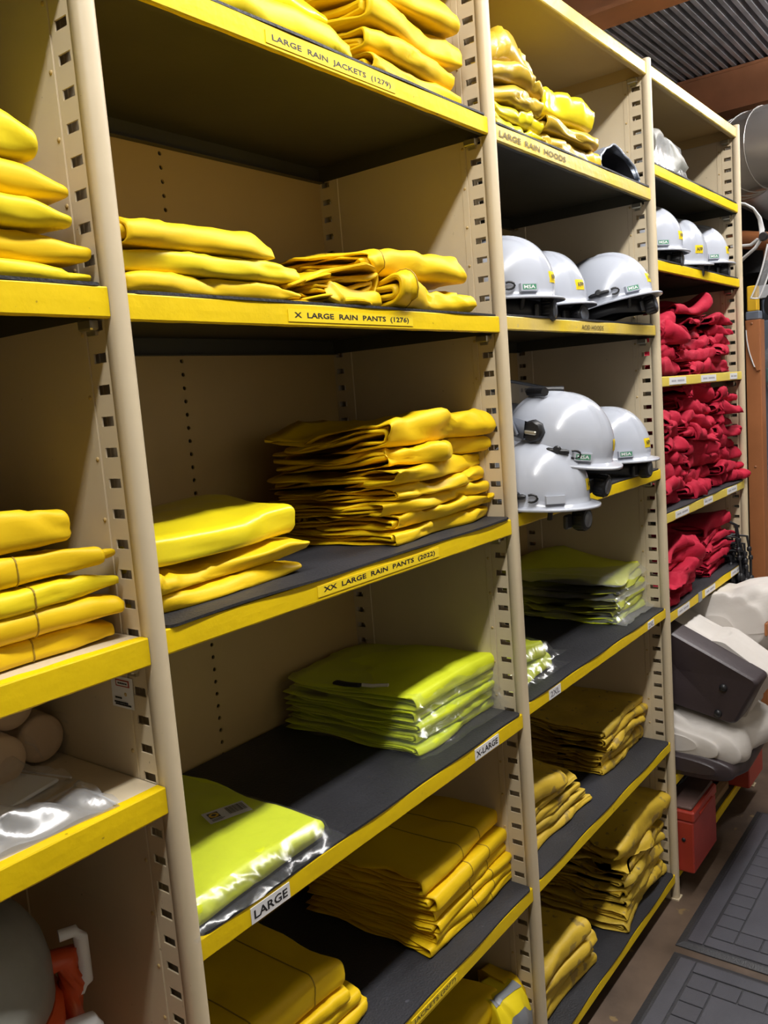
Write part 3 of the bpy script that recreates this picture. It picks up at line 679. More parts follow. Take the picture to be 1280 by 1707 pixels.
def bagged(label, loc, rot, w_, d, h, seed, m, group, film=None, mf=.022, ms=.016, extra=None, **kw):
    t = thing('bagged_garment', label, 'bagged garment', loc, (0, 0, rot), group)
    mb, og = garment(w_, d, h, seed, n=kw.pop('n', 2), wr=kw.pop('wr', .7), **kw)
    mb.build('folded_garment', m, t)
    bag_film(t, w_, d, h, seed+3, mf, ms, film)
    if extra: extra(t, og)
    return t
def hang_tag(t, og):
    s = MB(); z = .0405; c = Vector((.07, .15, z)); rot = Matrix.Rotation(-.35, 3, 'Z')
    def P(a, b, dz=0): q = rot @ Vector((a, b, 0)); return (c.x+q.x, c.y+q.y, c.z+dz)
    def R(a0, a1, b0, b1, dz, mi): s.add([P(a0, b0, dz), P(a1, b0, dz), P(a1, b1, dz), P(a0, b1, dz)], [(0, 1, 2, 3)], mi)
    R(-.036, .036, -.021, .021, 0, 0); R(-.030, -.012, -.006, .014, .0003, 1)
    s.add([P(-.021+.0085*math.cos(k*PI/4), .004+.0085*math.sin(k*PI/4), .0004) for k in range(8)], [tuple(range(8))], 2)
    s.add([P(-.021+a, .004+b, .0006) for a, b in ((-.005, 0), (0, -.005), (.005, 0), (0, .005))], [(0, 1, 2, 3)], 1)
    x = .002
    while x < .031:
        wd = rnd.choice((.0008, .0013, .002)); R(x, x+wd, -.010, .016, .0003, 1); x += wd+rnd.choice((.0007, .0012))
    for k in range(3): R(-.03, -.012+.004*(k % 2), -.010-.003*k, -.0085-.003*k, .0003, 1)
    s.build('product_tag', [M['whitelabel'], M['ink'], M['yellowblock']], t)
bagged('single bright lime garment in a clear bag with barcode tag, on the shelf edged LARGE', (.150, .014, ZT['S4']+.0008), .02, .27, .365, .036, 301, M['lime'], 'lime garments in clear bags', extra=hang_tag, mf=.026, ms=.02, bulge=.004)
z = ZT['S4']+.0008; hs = (.020, .020, .021, .022, .030)
for i, h in enumerate(hs):
    def clip(t, og):
        m = MB(); m.tube([(-.16, .20, .034), (-.165, .17, .036), (-.158, .14, .036)], .011, 8, flat=.4); m.build('dark_green_toggle', M['blackcloth'], t)
        c = MB(); c.tube([(-.156, .135, .037), (-.15, .115, .036), (-.14, .10, .036), (-.135, .085, .037)], .004, 6); c.build('cord', M['canvas'], t)
        l = MB(); l.box(.02, .075, .15, .185, .0318, .0322); l.build('product_tag', M['reflect'], t)
    bagged(f'bagged lime garment, {ordn(i, 5)} of the pile above the X-LARGE label', (.775+rnd.uniform(-.006, .006), .064+.004*(i % 2), z), .0+rnd.uniform(-.03, .03), .325, .345, h-.003, 310+i*5, M['lime'], 'lime garments in clear bags', mf=.02 if i else .03, ms=.012, wr=.8, n=2, extra=clip if i == 4 else None, bulge=.008*(i == 4), stk=(311, z-ZT['S4'], .12, .012))
    z += h
z = ZT['T4']+.0008; hs = (.022, .020, .022, .020, .022, .022)
for i, h in enumerate(hs):
    bagged(f'dull bagged lime garment, {ordn(i, 6)} of the far pile on the 2XL shelf', (1.695+rnd.uniform(-.006, .006), .062, z), .02+rnd.uniform(-.02, .02), .27, .355, h-.003, 330+i*5, M['limedull'] if i else M['lime'], 'lime garments in clear bags', film=M['clear2'] if i in (0, 3, 5) else M['clear'], mf=.02 if i else .035, ms=.012, wr=1.4, n=3, stk=(331, z-ZT['T4'], .13, .02))
    z += h
z = ZT['T4']+.0008
for i, h in enumerate((.030, .036)):
    bagged(f'shiny bagged lime garment, {("lower", "upper")[i]} of two by the near upright, 2XL shelf', (1.035-.012*i, .052+.012*i, z), -.05*i, .25, .33, h-.004, 350+i*5, M['lime'], 'lime garments in clear bags', film=M['clear'], mf=.024, ms=.04, wr=1.3, bulge=.010*i)
    z += h

# ------------------------------------------------------------------ hard hats
RX, RY, HH = .104, .126, .138
def hat_pt(phi, e, k=1.0):
    r = max(math.cos(e), 0)**.82; z = math.sin(e)**.92 if e > 0 else 0.
    x = RX*r*math.cos(phi); y = RY*r*math.sin(phi); zz = HH*z
    # raised centre crest, running front to rear
    c = 1-sst(.016, .024, abs(x)); a = .0055*float(c)*min(1, z*3)
    n = Vector((x/RX**2, y/RY**2, zz/HH**2)); n.normalize() if n.length > 0 else None
    p = Vector((x, y, zz))+n*a
    return p*k, n
def hard_hat(label, loc, rotz, tilt=(0, 0), green=True, sticker=True, arm=None, shield=False, knob=True, group='white hard hats', plate=True, knob_dz=0, stick=-.06, band_dz=0):
    t = thing('hard_hat', label, 'hard hat', loc, (tilt[0], tilt[1], rotz), group)
    nph, ne = 72, 20; mb = MB()
    rings = []
    def brimw(phi):
        s = math.sin(phi)
        return .011+.040*max(0, s)**2.2+.013*max(0, -s)**1.5
    def ring(fn): return [tuple(fn(2*PI*i/nph)) for i in range(nph)]
    def edge(k, dz):
        def f(phi):
            p, n = hat_pt(phi, 0); b = brimw(phi)*k; s = math.sin(phi); L = math.hypot(p.x, p.y)
            return Vector((p.x*(1+b/L), p.y*(1+b/L), dz-.014*max(0, s)**2*k-.004*k*max(0, -s)))
        return f
    seq = [ring(edge(.93, -.0050)), ring(edge(1., -.0045)), ring(edge(1., -.0005)), ring(edge(.95, .0005)), ring(edge(.5, .0008)), ring(edge(.12, .003))]
    for i in range(ne): seq.append(ring(lambda ph: hat_pt(ph, (i+.25)/ne*PI/2)[0] if i < ne-1 else hat_pt(ph, PI/2*.995)[0]))
    A = np.array(seq).transpose(1, 0, 2)
    mb.grid(A, 0, True, closeu=True)
    inner = [ring(edge(.93, -.0050))]+[ring(lambda ph: hat_pt(ph, (i+.2)/9*PI/2*.995, .968)[0]) for i in range(9)]
    mb.grid(np.array(inner).transpose(1, 0, 2), 0, True, closeu=True, flip=True)
    mb.build('shell', M['hat'], t)
    # side block with the maker's label on the visible side, near the rear
    def frame(phi, e):
        p, n = hat_pt(phi, e); q, _ = hat_pt(phi+.02, e); tx = (q-p).normalized(); tz = n.cross(tx).normalized()
        if tz.z < 0: tz = -tz
        return p, n, tx, tz
    def plate_on(phi, e, w_, h_, th, name, m, txt=None, ti=1, col2=None, depth=.010):
        p, n, tx, tz = frame(phi, e); b = MB(); m2 = [m] if not isinstance(m, list) else m
        def P(a, c, d): return tuple(p+tx*a+tz*c+n*d)
        nn = 6; top = []; bot = []
        for sx, sz in ((-1, -1), (1, -1), (1, 1), (-1, 1)): top.append(P(sx*w_/2*.9, sz*h_/2*.88, th)); bot.append(P(sx*w_/2, sz*h_/2, -depth))
        b.add(bot+top, [(0, 1, 5, 4), (1, 2, 6, 5), (2, 3, 7, 6), (3, 0, 4, 7), (4, 5, 6, 7)])
        if txt:
            g = [P(sx*w_*.36, sz*h_*.30, th+.0003) for sx, sz in ((-1, -1), (1, -1), (1, 1), (-1, 1))]
            b.add(g, [(0, 1, 2, 3)], 1)
            put_text(b, txt, P(0, 0, th+.0006), tuple(tx), tuple(tz), w_*.60, h_*.40, 2)
        return b.build(name, m2, t)
    PH = PI+.80
    if plate: plate_on(PH, .10, .044, .019, .007, 'side_block', [M['hat'], M['green'], M['whitelabel']] if green else M['hat'], 'MSA' if green else None)
    if sticker:
        b = MB()
        G = np.zeros((9, 6, 3)); 
        for i in range(9):
            for j in range(6):
                q, qn = hat_pt(1.5*PI+stick+(i-4)/4*.14, .26+(j-2.5)/2.5*.085); G[i, j] = tuple(q+qn*.0006)
        b.grid(G, 0, True)
        q, qn, qx, qz = frame(1.5*PI+stick, .26); put_text(b, 'AFP', tuple(q+qn*.0016), tuple(qx), tuple(qz), .024, .011, 1)
        b.build('sticker', [M['ysticker'], M['ink']], t)
    # harness under the shell
    b = MB(); prof = [(1, .004), (1, -.030), (.985, -.032), (.965, -.030), (.965, .004)]
    A = np.array([[(.088*k*math.cos(a), .106*k*math.sin(a), zz+band_dz-(.016 if math.sin(a) < -.3 else 0)*max(0, (-math.sin(a)-.3)/.7)) for k, zz in prof] for a in np.linspace(0, 2*PI, 49)[:-1]])
    b.grid(A, 0, True, closeu=True, closev=True); b.build('headband', M['black'], t)
    for a in (PI+.75, PI-.5, 2*PI-.75, .5):
        s = MB(); p0 = Vector((.086*math.cos(a), .104*math.sin(a), -.028)); p1 = Vector((.098*math.cos(a), .118*math.sin(a), .004)); s.tube([p0, (p0+p1)/2+Vector((0, 0, .002)), p1], .006, 6, flat=.4); s.build('strap', M['black'], t)
    if knob:
        s = MB(); rot = Matrix.Rotation(PI/2, 3, 'X'); o = (0, -.112, -.030+knob_dz)
        s.lathe([(.023, -.012), (.0245, -.008), (.0245, .012), (.022, .016)], 36, origin=o, rot=rot)
        for k in range(18):
            a = 2*PI*k/18; s.box(o[0]+.0243*math.cos(a)-.0012, o[0]+.0243*math.cos(a)+.0012, o[1]-.011, o[1]+.007, o[2]+.0243*math.sin(a)-.0012, o[2]+.0243*math.sin(a)+.0012)
        s.lathe([(.017, .0162), (.0165, .018), (.002, .0182)], 28, 1, origin=o, rot=rot)
        s.build('ratchet_knob', [M['black'], M['greyp']], t)
        for xa in (-.05, .022):
            s = MB(); s.box(xa, xa+.028, -.104, -.094, -.046+knob_dz, -.016+knob_dz, bev=.003); s.build('ratchet_housing', M['black'], t)
    if arm:
        pts = []
        for k in range(9):
            a = PI+arm[0]+(arm[1]-arm[0])*k/8; p, n = hat_pt(a, .155); pts.append(p+n*.006)
        s = MB(); s.tube(pts, [.0035]+[.0062]*7+[.004], 8, flat=.9); p, n = hat_pt(PI+(arm[0]+arm[1])/2, .17)
        s.lathe([(.009, 0), (.009, .010), (.006, .012)], 12, origin=tuple(p), rot=n.to_track_quat('Z', 'Y').to_matrix())
        s.build('accessory_arm', M['black'], t)
        p, n, tx, tz = frame(PI+arm[1]+.10, .13); h = MB(); h.tube([p+n*.006+tx*.012*math.cos(q)+tz*.008*math.sin(q) for q in np.linspace(-2.2, 2.2, 9)], .0026, 6); h.build('accessory_hook', M['black'], t)
    if not green and plate:
        plate_on(PI-.05, .06, .040, .012, .007, 'slot_block', M['hat'])
    if shield:
        # raised clear face shield bracket on the visible side and over the front
        s = MB(); rot = Matrix.Rotation(-PI/2, 3, 'Y'); p, n = hat_pt(PI-.12, .42)
        s.lathe([(.022, -.006), (.025, .0), (.025, .016), (.021, .020)], 8, origin=tuple(p), rot=rot); s.box(p.x-.026, p.x-.019, p.y-.014, p.y+.014, p.z-.006, p.z+.002, 1, bev=.002)
        s.build('pivot_knob', [M['black'], M['zinc']], t)
        fr = MB(); A = []
        for k in range(13):
            a = PI-.12-(PI-.24)*k/12; ring_ = []
            for rr, zz in ((1.12, .040), (1.12, .078), (1.20, .080), (1.20, .040)): ring_.append((RX*rr*math.cos(a), RY*rr*1.1*math.sin(a)+.006, zz+.022*math.sin(a)))
            A.append(ring_)
        fr.grid(np.array(A), 0, True, closev=True); fr.build('shield_bracket', M['greyp'], t)
        v = MB(); A = []
        for k in range(17):
            a = PI-.18-(PI-.36)*k/16; A.append([(RX*1.24*math.cos(a), RY*1.32*math.sin(a)+.01+.05*j, .048+.020*math.sin(a)+.085*j) for j in np.linspace(0, 1, 5)])
        A = np.array(A); v.grid(A, 0, True); v.grid(A*np.array([1.015, 1.01, 1])+np.array([0, .002, 0]), 0, True, flip=True); v.build('shield_visor', M['clear2'], t)
        e = MB(); e.tube([tuple(q) for q in A[:, 4]], .004, 6); e.tube([tuple(q) for q in A[:, 0]], .004, 6); e.tube([tuple(q) for q in A[0]], .004, 6); e.build('shield_trim', M['greyp'], t)
        h = MB(); h.tube([(-.05, .02, .142), (-.02, .07, .136), (.02, .07, .136), (.05, .02, .142)], .010, 8); h.build('crown_strap', M['black'], t)
    return t
hz = ZT['T2']+.0475
hard_hat('white hard hat nearest the slotted upright on the ACID HOODS shelf, knob facing out', (1.118, .118, hz), .20, (.02, 0), arm=(.12, .34))
hard_hat('middle white hard hat of three on the ACID HOODS shelf, without black arm', (1.375, .148, hz-.006), -.12, (-.04, 0), plate=False)
hard_hat('white hard hat tipped up at the rear, far end of ACID HOODS shelf', (1.655, .085, hz+.004), .16, (-.20, 0), arm=(-.12, .30))
hard_hat('white hard hat pulled out over the shelf edge below the one with a face shield', (1.045, .020, ZT['T3']+.0060), -.02, (.02, 0), green=False, arm=(-.05, .30), knob_dz=-.004, band_dz=.036, stick=.12)
hard_hat('white hard hat with raised face shield resting tilted on the pulled-out hat', (1.115, -.005, ZT['T3']+.101), .04, (.17, 0), arm=(.15, .55), shield=True, band_dz=.03, knob_dz=-.02, stick=.15)
hard_hat('white hard hat standing level beside the far upright, on the face shield shelf', (1.605, .090, ZT['T3']+.0475), .0, (.0, 0))
hz = ZT['U2']+.0475
hard_hat('far white hard hat nearest the upright on the small high shelf of three', (2.03, .125, hz), .05, (.03, 0), sticker=True, group='far white hard hats')
hard_hat('far white hard hat in the middle of the small high shelf of three', (2.275, .115, hz-.012), -.45, (.12, 0), plate=False, group='far white hard hats')
hard_hat('far white hard hat at the end of the small high shelf, by the last upright', (2.535, .13, hz+.0), .10, (.0, 0), knob=True, group='far white hard hats')
# dark hoods pushed in behind the hats
put_garment('hood', 'crumpled black acid hood pushed in behind the three hard hats', 'hood', M['blackcloth'], (1.30, .315, ZT['T2']+.001), .02, .36, .11, .17, 401, wr=2)
put_garment('hood', 'crumpled black hood pushed in behind the hat with the face shield', 'hood', M['blackcloth'], (1.20, .30, ZT['T3']+.001), .02, .30, .11, .12, 402, wr=2)

# silver lined hood on the satin shelf
def tunnel_hood():
    t = thing('foil_hood', 'black hood with crinkled silver lining lying open toward the aisle, beside satin yellow garments', 'hood', (1.675, .035, ZT['T1']+.001), (0, 0, -.10))
    nz = noise(77, 12, 8, 3); n2 = noise(78, 26, 8, 3)
    def shell(sc, y0, y1, bump, thin=0):
        nu, nv = 40, 26; A = np.zeros((nu, nv, 3))
        for i, a in enumerate(np.linspace(-.12, PI+.12, nu)):
            for j, y in enumerate(np.linspace(y0, y1, nv)):
                k = (1-.55*sst(.10, .24, y))*sc; A[i, j] = (.105*k*math.cos(a)*(1+.12*math.sin(a)), y+.02*math.sin(a), max(.001, .098*k*math.sin(a)**.8 if math.sin(a) > 0 else .001))
        A += bump*(.005*nz(A)+.003*n2(A))[..., None]*np.array([1, .6, 1]); A[..., 2] = np.maximum(A[..., 2], .0008)
        return A
    m = MB(); m.grid(shell(1.0, 0., .26, 1), 0, True, flip=True); m.build('outer_foil', M['foil'], t)
    m = MB(); m.grid(shell(.84, .004, .25, 0), 0, True); m.build('inner_lining', M['blackcloth'], t)
    m = MB(); A = shell(1., 0, .26, 1)[:, 0]; m.tube([tuple(p) for p in A], .0035, 6); m.build('rim', M['foil'], t)
    m = MB(); mb, og = garment(.13, .16, .035, 404, n=2, wr=1.6); mb.build('drape', M['blackcloth'], t, (-.06, .27, 0), (0, 0, .3))
tunnel_hood()
# wrapped bundle on the top far shelf
t = thing('plastic_bundle', 'grey-white bundle in crumpled plastic on the high far shelf', 'bundle', (2.10, .045, ZT['U1']+.001), (0, 0, .05))
mb, og = garment(.30, .25, .115, 410, n=2, wr=2.0, pr=.2, bulge=.01); mb.build('bundle_cloth', M['lid'], t)
bag_film(t, .30, .25, .118, 412, .012, .012, M['clear2'])

# ------------------------------------------------------------------ red bundles
def reds(xc, y0, sk, w_, d, hs, seed, where, jx=.02, cords=False, wr=2.1, **kw):
    z = ZT[sk]+.0006; H = sum(hs); n = len(hs); r = random.Random(seed)
    for i, h in enumerate(hs):
        kw2 = dict(kw)
        ww = w_*r.uniform(.86, 1.06); dd = d*r.uniform(.92, 1.05)
        mb, og = garment(ww, dd, h*.98, seed*17+i*5, n=r.choice((2, 3, 3)), wr=wr*r.uniform(.8, 1.2), crump=.0085 if not cords else .003, pl=r.uniform(0, .25), pr=r.uniform(0, .3), nx=40, m=10, stk=(seed+900, z-ZT[sk], H, .018), bulge=.006, crease=1.5, **kw2)
        loc = (xc+r.uniform(-jx, jx), y0+r.uniform(-.006, .022), z); rot = r.uniform(-.14, .14); lab = f'red cloth bundle, {ordn(i, n)} in the {where}'
        if not cords:
            mb.build('red_bundle', M['red'], None, loc, (0, 0, rot), label=lab, category='cloth bundle', group='red cloth bundles')
        else:
            t = thing('red_bundle', lab, 'cloth bundle', loc, (0, 0, rot), 'red cloth bundles')
            mb.build('cloth', M['red'], t)
            if i % 1 == 0:
                for q in range(2):
                    x0 = ww/2-.02-r.random()*.05; yf = -.016-.012*q-r.random()*.02; dr = min(z-ZT[sk]+.03+r.random()*.06, .17)+.02
                    c = MB(); pts = [(x0-.02, .02, h*.6), (x0+.005, -.004, h*.55), (x0+.018, yf, h*.2), (x0+.022+r.uniform(-.012, .012), yf-.006, h*.2-dr*.5), (x0+.026+r.uniform(-.02, .02), yf-.004, h*.2-dr)]
                    c.tube(pts, .0048, 6); e = pts[-1]
                    c.lathe([(.002, -.015), (.010, -.011), (.012, 0), (.009, .012), (.003, .016)], 10, origin=e)
                    for kk in range(2): c.lathe([(.002, -.010), (.0085, -.006), (.0085, .006), (.002, .010)], 8, origin=tuple(np.array(pts[3])*(1-kk*.4)+np.array(pts[2])*kk*.4))
                    c.build('drawstring', M['blackcord'], t)
        z += h
reds(1.965, .022, 'U3', .24, .26, (.040, .036, .040, .038), 501, 'near pile of the upper red shelf')
reds(2.235, .012, 'U3', .27, .26, (.042, .040, .036, .040, .034, .052), 502, 'middle pile of the upper red shelf')
reds(2.525, .015, 'U3', .23, .26, (.032, .030, .036, .034, .036, .042), 503, 'far pile of the upper red shelf')
reds(1.955, .010, 'U4', .22, .26, (.045, .040, .040, .042, .038, .042, .036), 504, 'near pile of the middle red shelf')
reds(2.225, .006, 'U4', .27, .26, (.042, .046, .040, .044, .040, .042, .046, .050, .040), 505, 'middle pile of the middle red shelf')
reds(2.520, .002, 'U4', .25, .26, (.040, .042, .044, .042, .042, .040, .042, .044), 506, 'far pile of the middle red shelf')
reds(2.02, .010, 'U5', .36, .27, (.030, .034, .034, .036, .040), 507, 'near pile of the lower red shelf', wr=2.4)
reds(2.455, .030, 'U5', .30, .28, (.014, .013, .014, .013, .014, .014, .014, .016, .020, .048), 508, 'corded pile of the lower red shelf', cords=True, wr=1.2, jx=.012)

# ------------------------------------------------------------------ canvas tool bags
def loft(secs, nu=40, seed=1, amp=.01, f=5., capend=True):
    """secs: list of (x, cy, cz, hy, hz, roll, p) superellipse rings"""
    A = np.zeros((len(secs), nu, 3)); nz = noise(seed, f, 8, 3); n2 = noise(seed+1, f*1.6, 6, 3, (1.6, .7, .7))
    for i, (x, cy, cz, hy, hz_, ro, p) in enumerate(secs):
        for j in range(nu):
            a = 2*PI*j/nu; c, s_ = math.cos(a), math.sin(a)
            yy = hy*math.copysign(abs(c)**(2/p), c); zz = hz_*math.copysign(abs(s_)**(2/p), s_)
            A[i, j] = (x, cy+yy*math.cos(ro)-zz*math.sin(ro), cz+yy*math.sin(ro)+zz*math.cos(ro))
    dn = amp*(.55*nz(A)-.8*np.exp(-(n2(A)/.45)**2)); ctr = A.mean(1, keepdims=True); v = A-ctr; v /= np.linalg.norm(v, axis=2, keepdims=True)+1e-9
    return A+v*dn[..., None]
def interp(secs, n):
    S = np.array(secs, float); t = np.linspace(0, len(S)-1, n); o = []
    for q in t:
        i = min(int(q), len(S)-2); k = q-i; k2 = k*k*(3-2*k); r = S[i]*(1-k2)+S[i+1]*k2; r[0] = S[i][0]*(1-k)+S[i+1][0]*k; o.append(tuple(r))
    return o
def close_ends(mb, A, mi=0):
    for i, rev in ((0, False), (-1, True)):
        P = A[i]; c = P.mean(0); n = len(P); v = [tuple(p) for p in P]+[tuple(c)]
        mb.add(v, [((j, (j+1) % n, n) if not rev else ((j+1) % n, j, n)) for j in range(n)], mi, False)
def bags():
    zs = ZT['U6']
    # lower bag, canvas body over a brown vinyl bottom
    t = thing('tool_bag', 'lower canvas tool bag with brown bottom, slumped over the shelf edge above the red box', 'bag', (0, 0, 0), group='canvas tool bags')
    S = interp([(1.834, .02, zs+.112, .10, .030, .10, 2.2), (1.842, .02, zs+.112, .165, .052, .10, 2.4), (1.865, .02, zs+.112, .205, .072, .10, 2.6), (1.92, .01, zs+.115, .215, .080, .10, 2.8), (2.10, -.0, zs+.115, .215, .075, .06, 2.6), (2.30, .03, zs+.112, .18, .065, .0, 2.4), (2.42, .06, zs+.105, .12, .04, 0, 2.2)], 44)
    A = loft(S, 56, 61, .017, 4.); b = MB(); b.grid(A, 0, True, closev=True, flip=True); close_ends(b, A); b.build('canvas_body', M['canvas'], t)
    S = interp([(1.828, .0, zs+.042, .12, .02, .05, 2.6), (1.84, .0, zs+.042, .17, .037, .05, 3.), (1.93, -.005, zs+.044, .19, .042, .05, 3.), (2.20, .0, zs+.043, .185, .041, 0, 3.), (2.36, .03, zs+.04, .14, .036, 0, 2.6)], 24)
    A = loft(S, 44, 63, .003, 4); b = MB(); b.grid(A, 0, True, closev=True, flip=True); close_ends(b, A); b.build('vinyl_bottom', M['vinyl'], t, label='brown vinyl bottom')
    # upper bag lying on its side, brown bottom panel with studs toward the near upright
    t = thing('tool_bag', 'canvas tool bag on its side showing a brown studded bottom panel', 'bag', (0, 0, 0), group='canvas tool bags')
    poly = [(-.165, .560), (-.236, .700), (-.085, .775), (.12, .875), (.20, .80), (.16, .640), (.02, .598)]
    poly = [(y, z-.0) for y, z in poly]
    cy = sum(p[0] for p in poly)/len(poly); cz = sum(p[1] for p in poly)/len(poly)
    def ringp(x, k, rnd_=8):
        out = []; n = len(poly)
        for i in range(n):
            a = Vector(poly[i]); b_ = Vector(poly[(i+1) % n]); p_ = Vector(poly[i-1])
            for q in range(rnd_):
                # quadratic corner rounding
                s = (a+(p_-a)*.10); e = (a+(b_-a)*.10); tt = q/(rnd_-1); pt = s*(1-tt)**2+a*2*tt*(1-tt)+e*tt**2; out.append(pt)
        return np.array([(x+.10*(p[0]-cy)*.0, cy+(p[0]-cy)*k, cz+(p[1]-cz)*k) for p in out])
    A = np.array([ringp(1.872, .96), ringp(1.876, .985), ringp(1.884, 1.0), ringp(1.93, 1.01), ringp(1.975, 1.01)])
    b = MB(); b.grid(A, 0, True, closev=True); P = A[0]; n = len(P); nz = noise(71, 5, 6, 2)
    # slightly dished bottom panel
    rings = [A[0]]+[np.concatenate([np.full((n, 1), 1.872), np.array([[cy, cz]])+(A[0][:, 1:]-np.array([[cy, cz]]))*k], 1)+np.concatenate([(.004*nz(A[0][:, 1:]*k)*(1-k)+.006*(1-k))[:, None], np.zeros((n, 2))], 1) for k in (.8, .55, .3, .0005)]
    b.grid(np.array(rings), 0, True, closev=True, flip=True); b.build('vinyl_bottom', M['vinyl'], t, label='brown studded vinyl bottom')
    for y, z in ((-.135, .672), (-.118, .590), (.05, .76), (.04, .635)):
        s = MB(); s.lathe([(.011, -.002), (.012, .001), (.011, .005), (.007, .009), (.002, .010)], 16, origin=(1.874, y, z), rot=Matrix.Rotation(-PI/2, 3, 'Y')); s.build('stud', M['black'], t)
    Bd = np.array([ringp(1.972, 1.03), ringp(1.99, 1.06), ringp(2.03, 1.07), ringp(2.08, 1.06), ringp(2.13, 1.0), ringp(2.18, .86), ringp(2.215, .6), ringp(2.225, .3)])
    t2 = np.linspace(0, 7, 30); Bd = np.array([Bd[min(int(q), 6)]*(1-(q-min(int(q), 6)))+Bd[min(int(q), 6)+1]*(q-min(int(q), 6)) for q in t2])
    nz2 = noise(73, 5, 8, 3); n3 = noise(74, 8, 6, 3); ctr = Bd.mean(1, keepdims=True); v = Bd-ctr; v /= np.linalg.norm(v, axis=2, keepdims=True)
    Bd = Bd+v*(.012*nz2(Bd)-.012*np.exp(-(n3(Bd)/.5)**2))[..., None]
    b = MB(); b.grid(Bd, 0, True, closev=True); close_ends(b, Bd); b.build('canvas_body', M['canvas'], t)
    # third bag behind and above, canvas with a strap and tan tab
    t = thing('tool_bag', 'canvas tool bag behind the studded one, with brown trim strap and tan leather tab', 'bag', (0, 0, 0), group='canvas tool bags')
    S = interp([(2.232, -.02, .75, .07, .07, -.3, 2.4), (2.245, -.03, .765, .14, .115, -.35, 2.6), (2.30, -.04, .755, .19, .13, -.30, 2.8), (2.45, -.05, .74, .21, .125, -.22, 2.8), (2.60, -.04, .72, .19, .105, -.15, 2.6), (2.645, -.03, .70, .12, .06, 0, 2.4)], 40)
    A = loft(S, 56, 81, .022, 3.6); b = MB(); b.grid(A, 0, True, closev=True, flip=True); close_ends(b, A); b.build('canvas_body', M['canvas'], t)
    A2 = loft([tuple(np.array(s)+np.array((0, 0, 0, .006, .006, 0, 0))) for s in S], 56, 81, .010, 4.5)
    # brown trim strap along the body at one angle of the ring
    b = MB(); G = A2[2:-2, 30:33]; b.grid(G, 0, True); b.grid(G+np.array([0, -.002, 0]), 0, True, flip=True); b.build('trim_strap', M['canvas'], t)
    b = MB(); p = A2[5, 31]; b.box(p[0]-.016, p[0]+.016, p[1]-.010, p[1]-.002, p[2]-.02, p[2]+.024, bev=.003); b.build('tan_tab', M['tan'], t, label='tan leather tab')
    b = MB(); b.box(2.40, 2.46, -.285, -.262, .575, .60, bev=.004); b.tube([(2.37, -.27, .60), (2.40, -.28, .585), (2.46, -.275, .575), (2.50, -.26, .56)], .009, 8); b.build('buckle', M['chrome'], t)
bags()

# ------------------------------------------------------------------ red steel boxes on the bottom far shelf
def steel_box(label, x0, x1, y0, y1, z0, h, m, lidm, handle=True):
    t = thing('tool_box', label, 'tool box', ((x0+x1)/2, y0, z0)); w_ = (x1-x0)/2; d = y1-y0
    b = MB(); b.box(-w_, w_, 0, d, 0, h*.775, bev=.004); b.build('body', m, t)
    b = MB(); b.box(-w_-.002, w_+.002, -.003, d+.003, h*.785, h-.012, bev=.005); b.build('lid', m, t)
    b = MB(); b.box(-w_+.006, w_-.006, .006, d-.006, h-.0118, h, bev=.004); b.build('lid_top', lidm, t)
    b = MB(); b.tube([(-w_*.55+w_*1.1*k/10, -.0045, h*.83) for k in range(11)], .003, 6); b.build('lid_bead', m, t)
    b = MB(); b.lathe([(.006, -.001), (.006, .003), (.003, .004)], 12, origin=(-w_-.000, .030, h*.50), rot=Matrix.Rotation(-PI/2, 3, 'Y')); b.build('keyhole', M['ink'], t)
    if handle:
        b = MB(); b.tube([(-.07, d/2, h-.001), (-.066, d/2, h+.022), (-.03, d/2, h+.036), (.03, d/2, h+.036), (.066, d/2, h+.022), (.07, d/2, h-.001)], .009, 8); b.build('handle', M['black'], t)
    return t
steel_box('scuffed red steel box with dusty lid, sticking out under the slumped canvas bags', 1.816, 2.045, -.052, .30, ZT['U7'], .212, M['redpaint'], M['dust'])
steel_box('coral red steel box at the end of the bottom shelf, by the last upright', 2.462, 2.650, -.048, .30, ZT['U7'], .262, M['redpaint2'], M['redpaint2'], handle=False)
put_garment('cloth', 'dark crumpled cloth on the scuffed red box', 'cloth', M['blackcloth'], (1.93, .02, ZT['U7']+.2135), .1, .17, .16, .035, 601, wr=2)
b = MB(); b.ext([(.02, 0), (.045, 0), (.045, .03), (.02, .024)], 2.09, 2.44); b.build('wood_strip', M['wood'], None, (0, 0, ZT['U7']), label='pale wooden strip lying between the two red steel boxes', category='wood')
t = thing('socket_case', 'small grey case lying behind the wooden strip', 'case', (2.22, .07, ZT['U7'])); b = MB(); b.box(-.10, .10, 0, .14, 0, .055, bev=.005); b.build('case_body', M['bluegrey'], t); b = MB(); b.box(-.101, .101, -.001, .141, .0555, .075, bev=.005); b.build('case_lid', M['greyp'], t); b = MB(); b.box(-.015, .015, -.006, -.001, .045, .065); b.build('latch', M['chrome'], t)

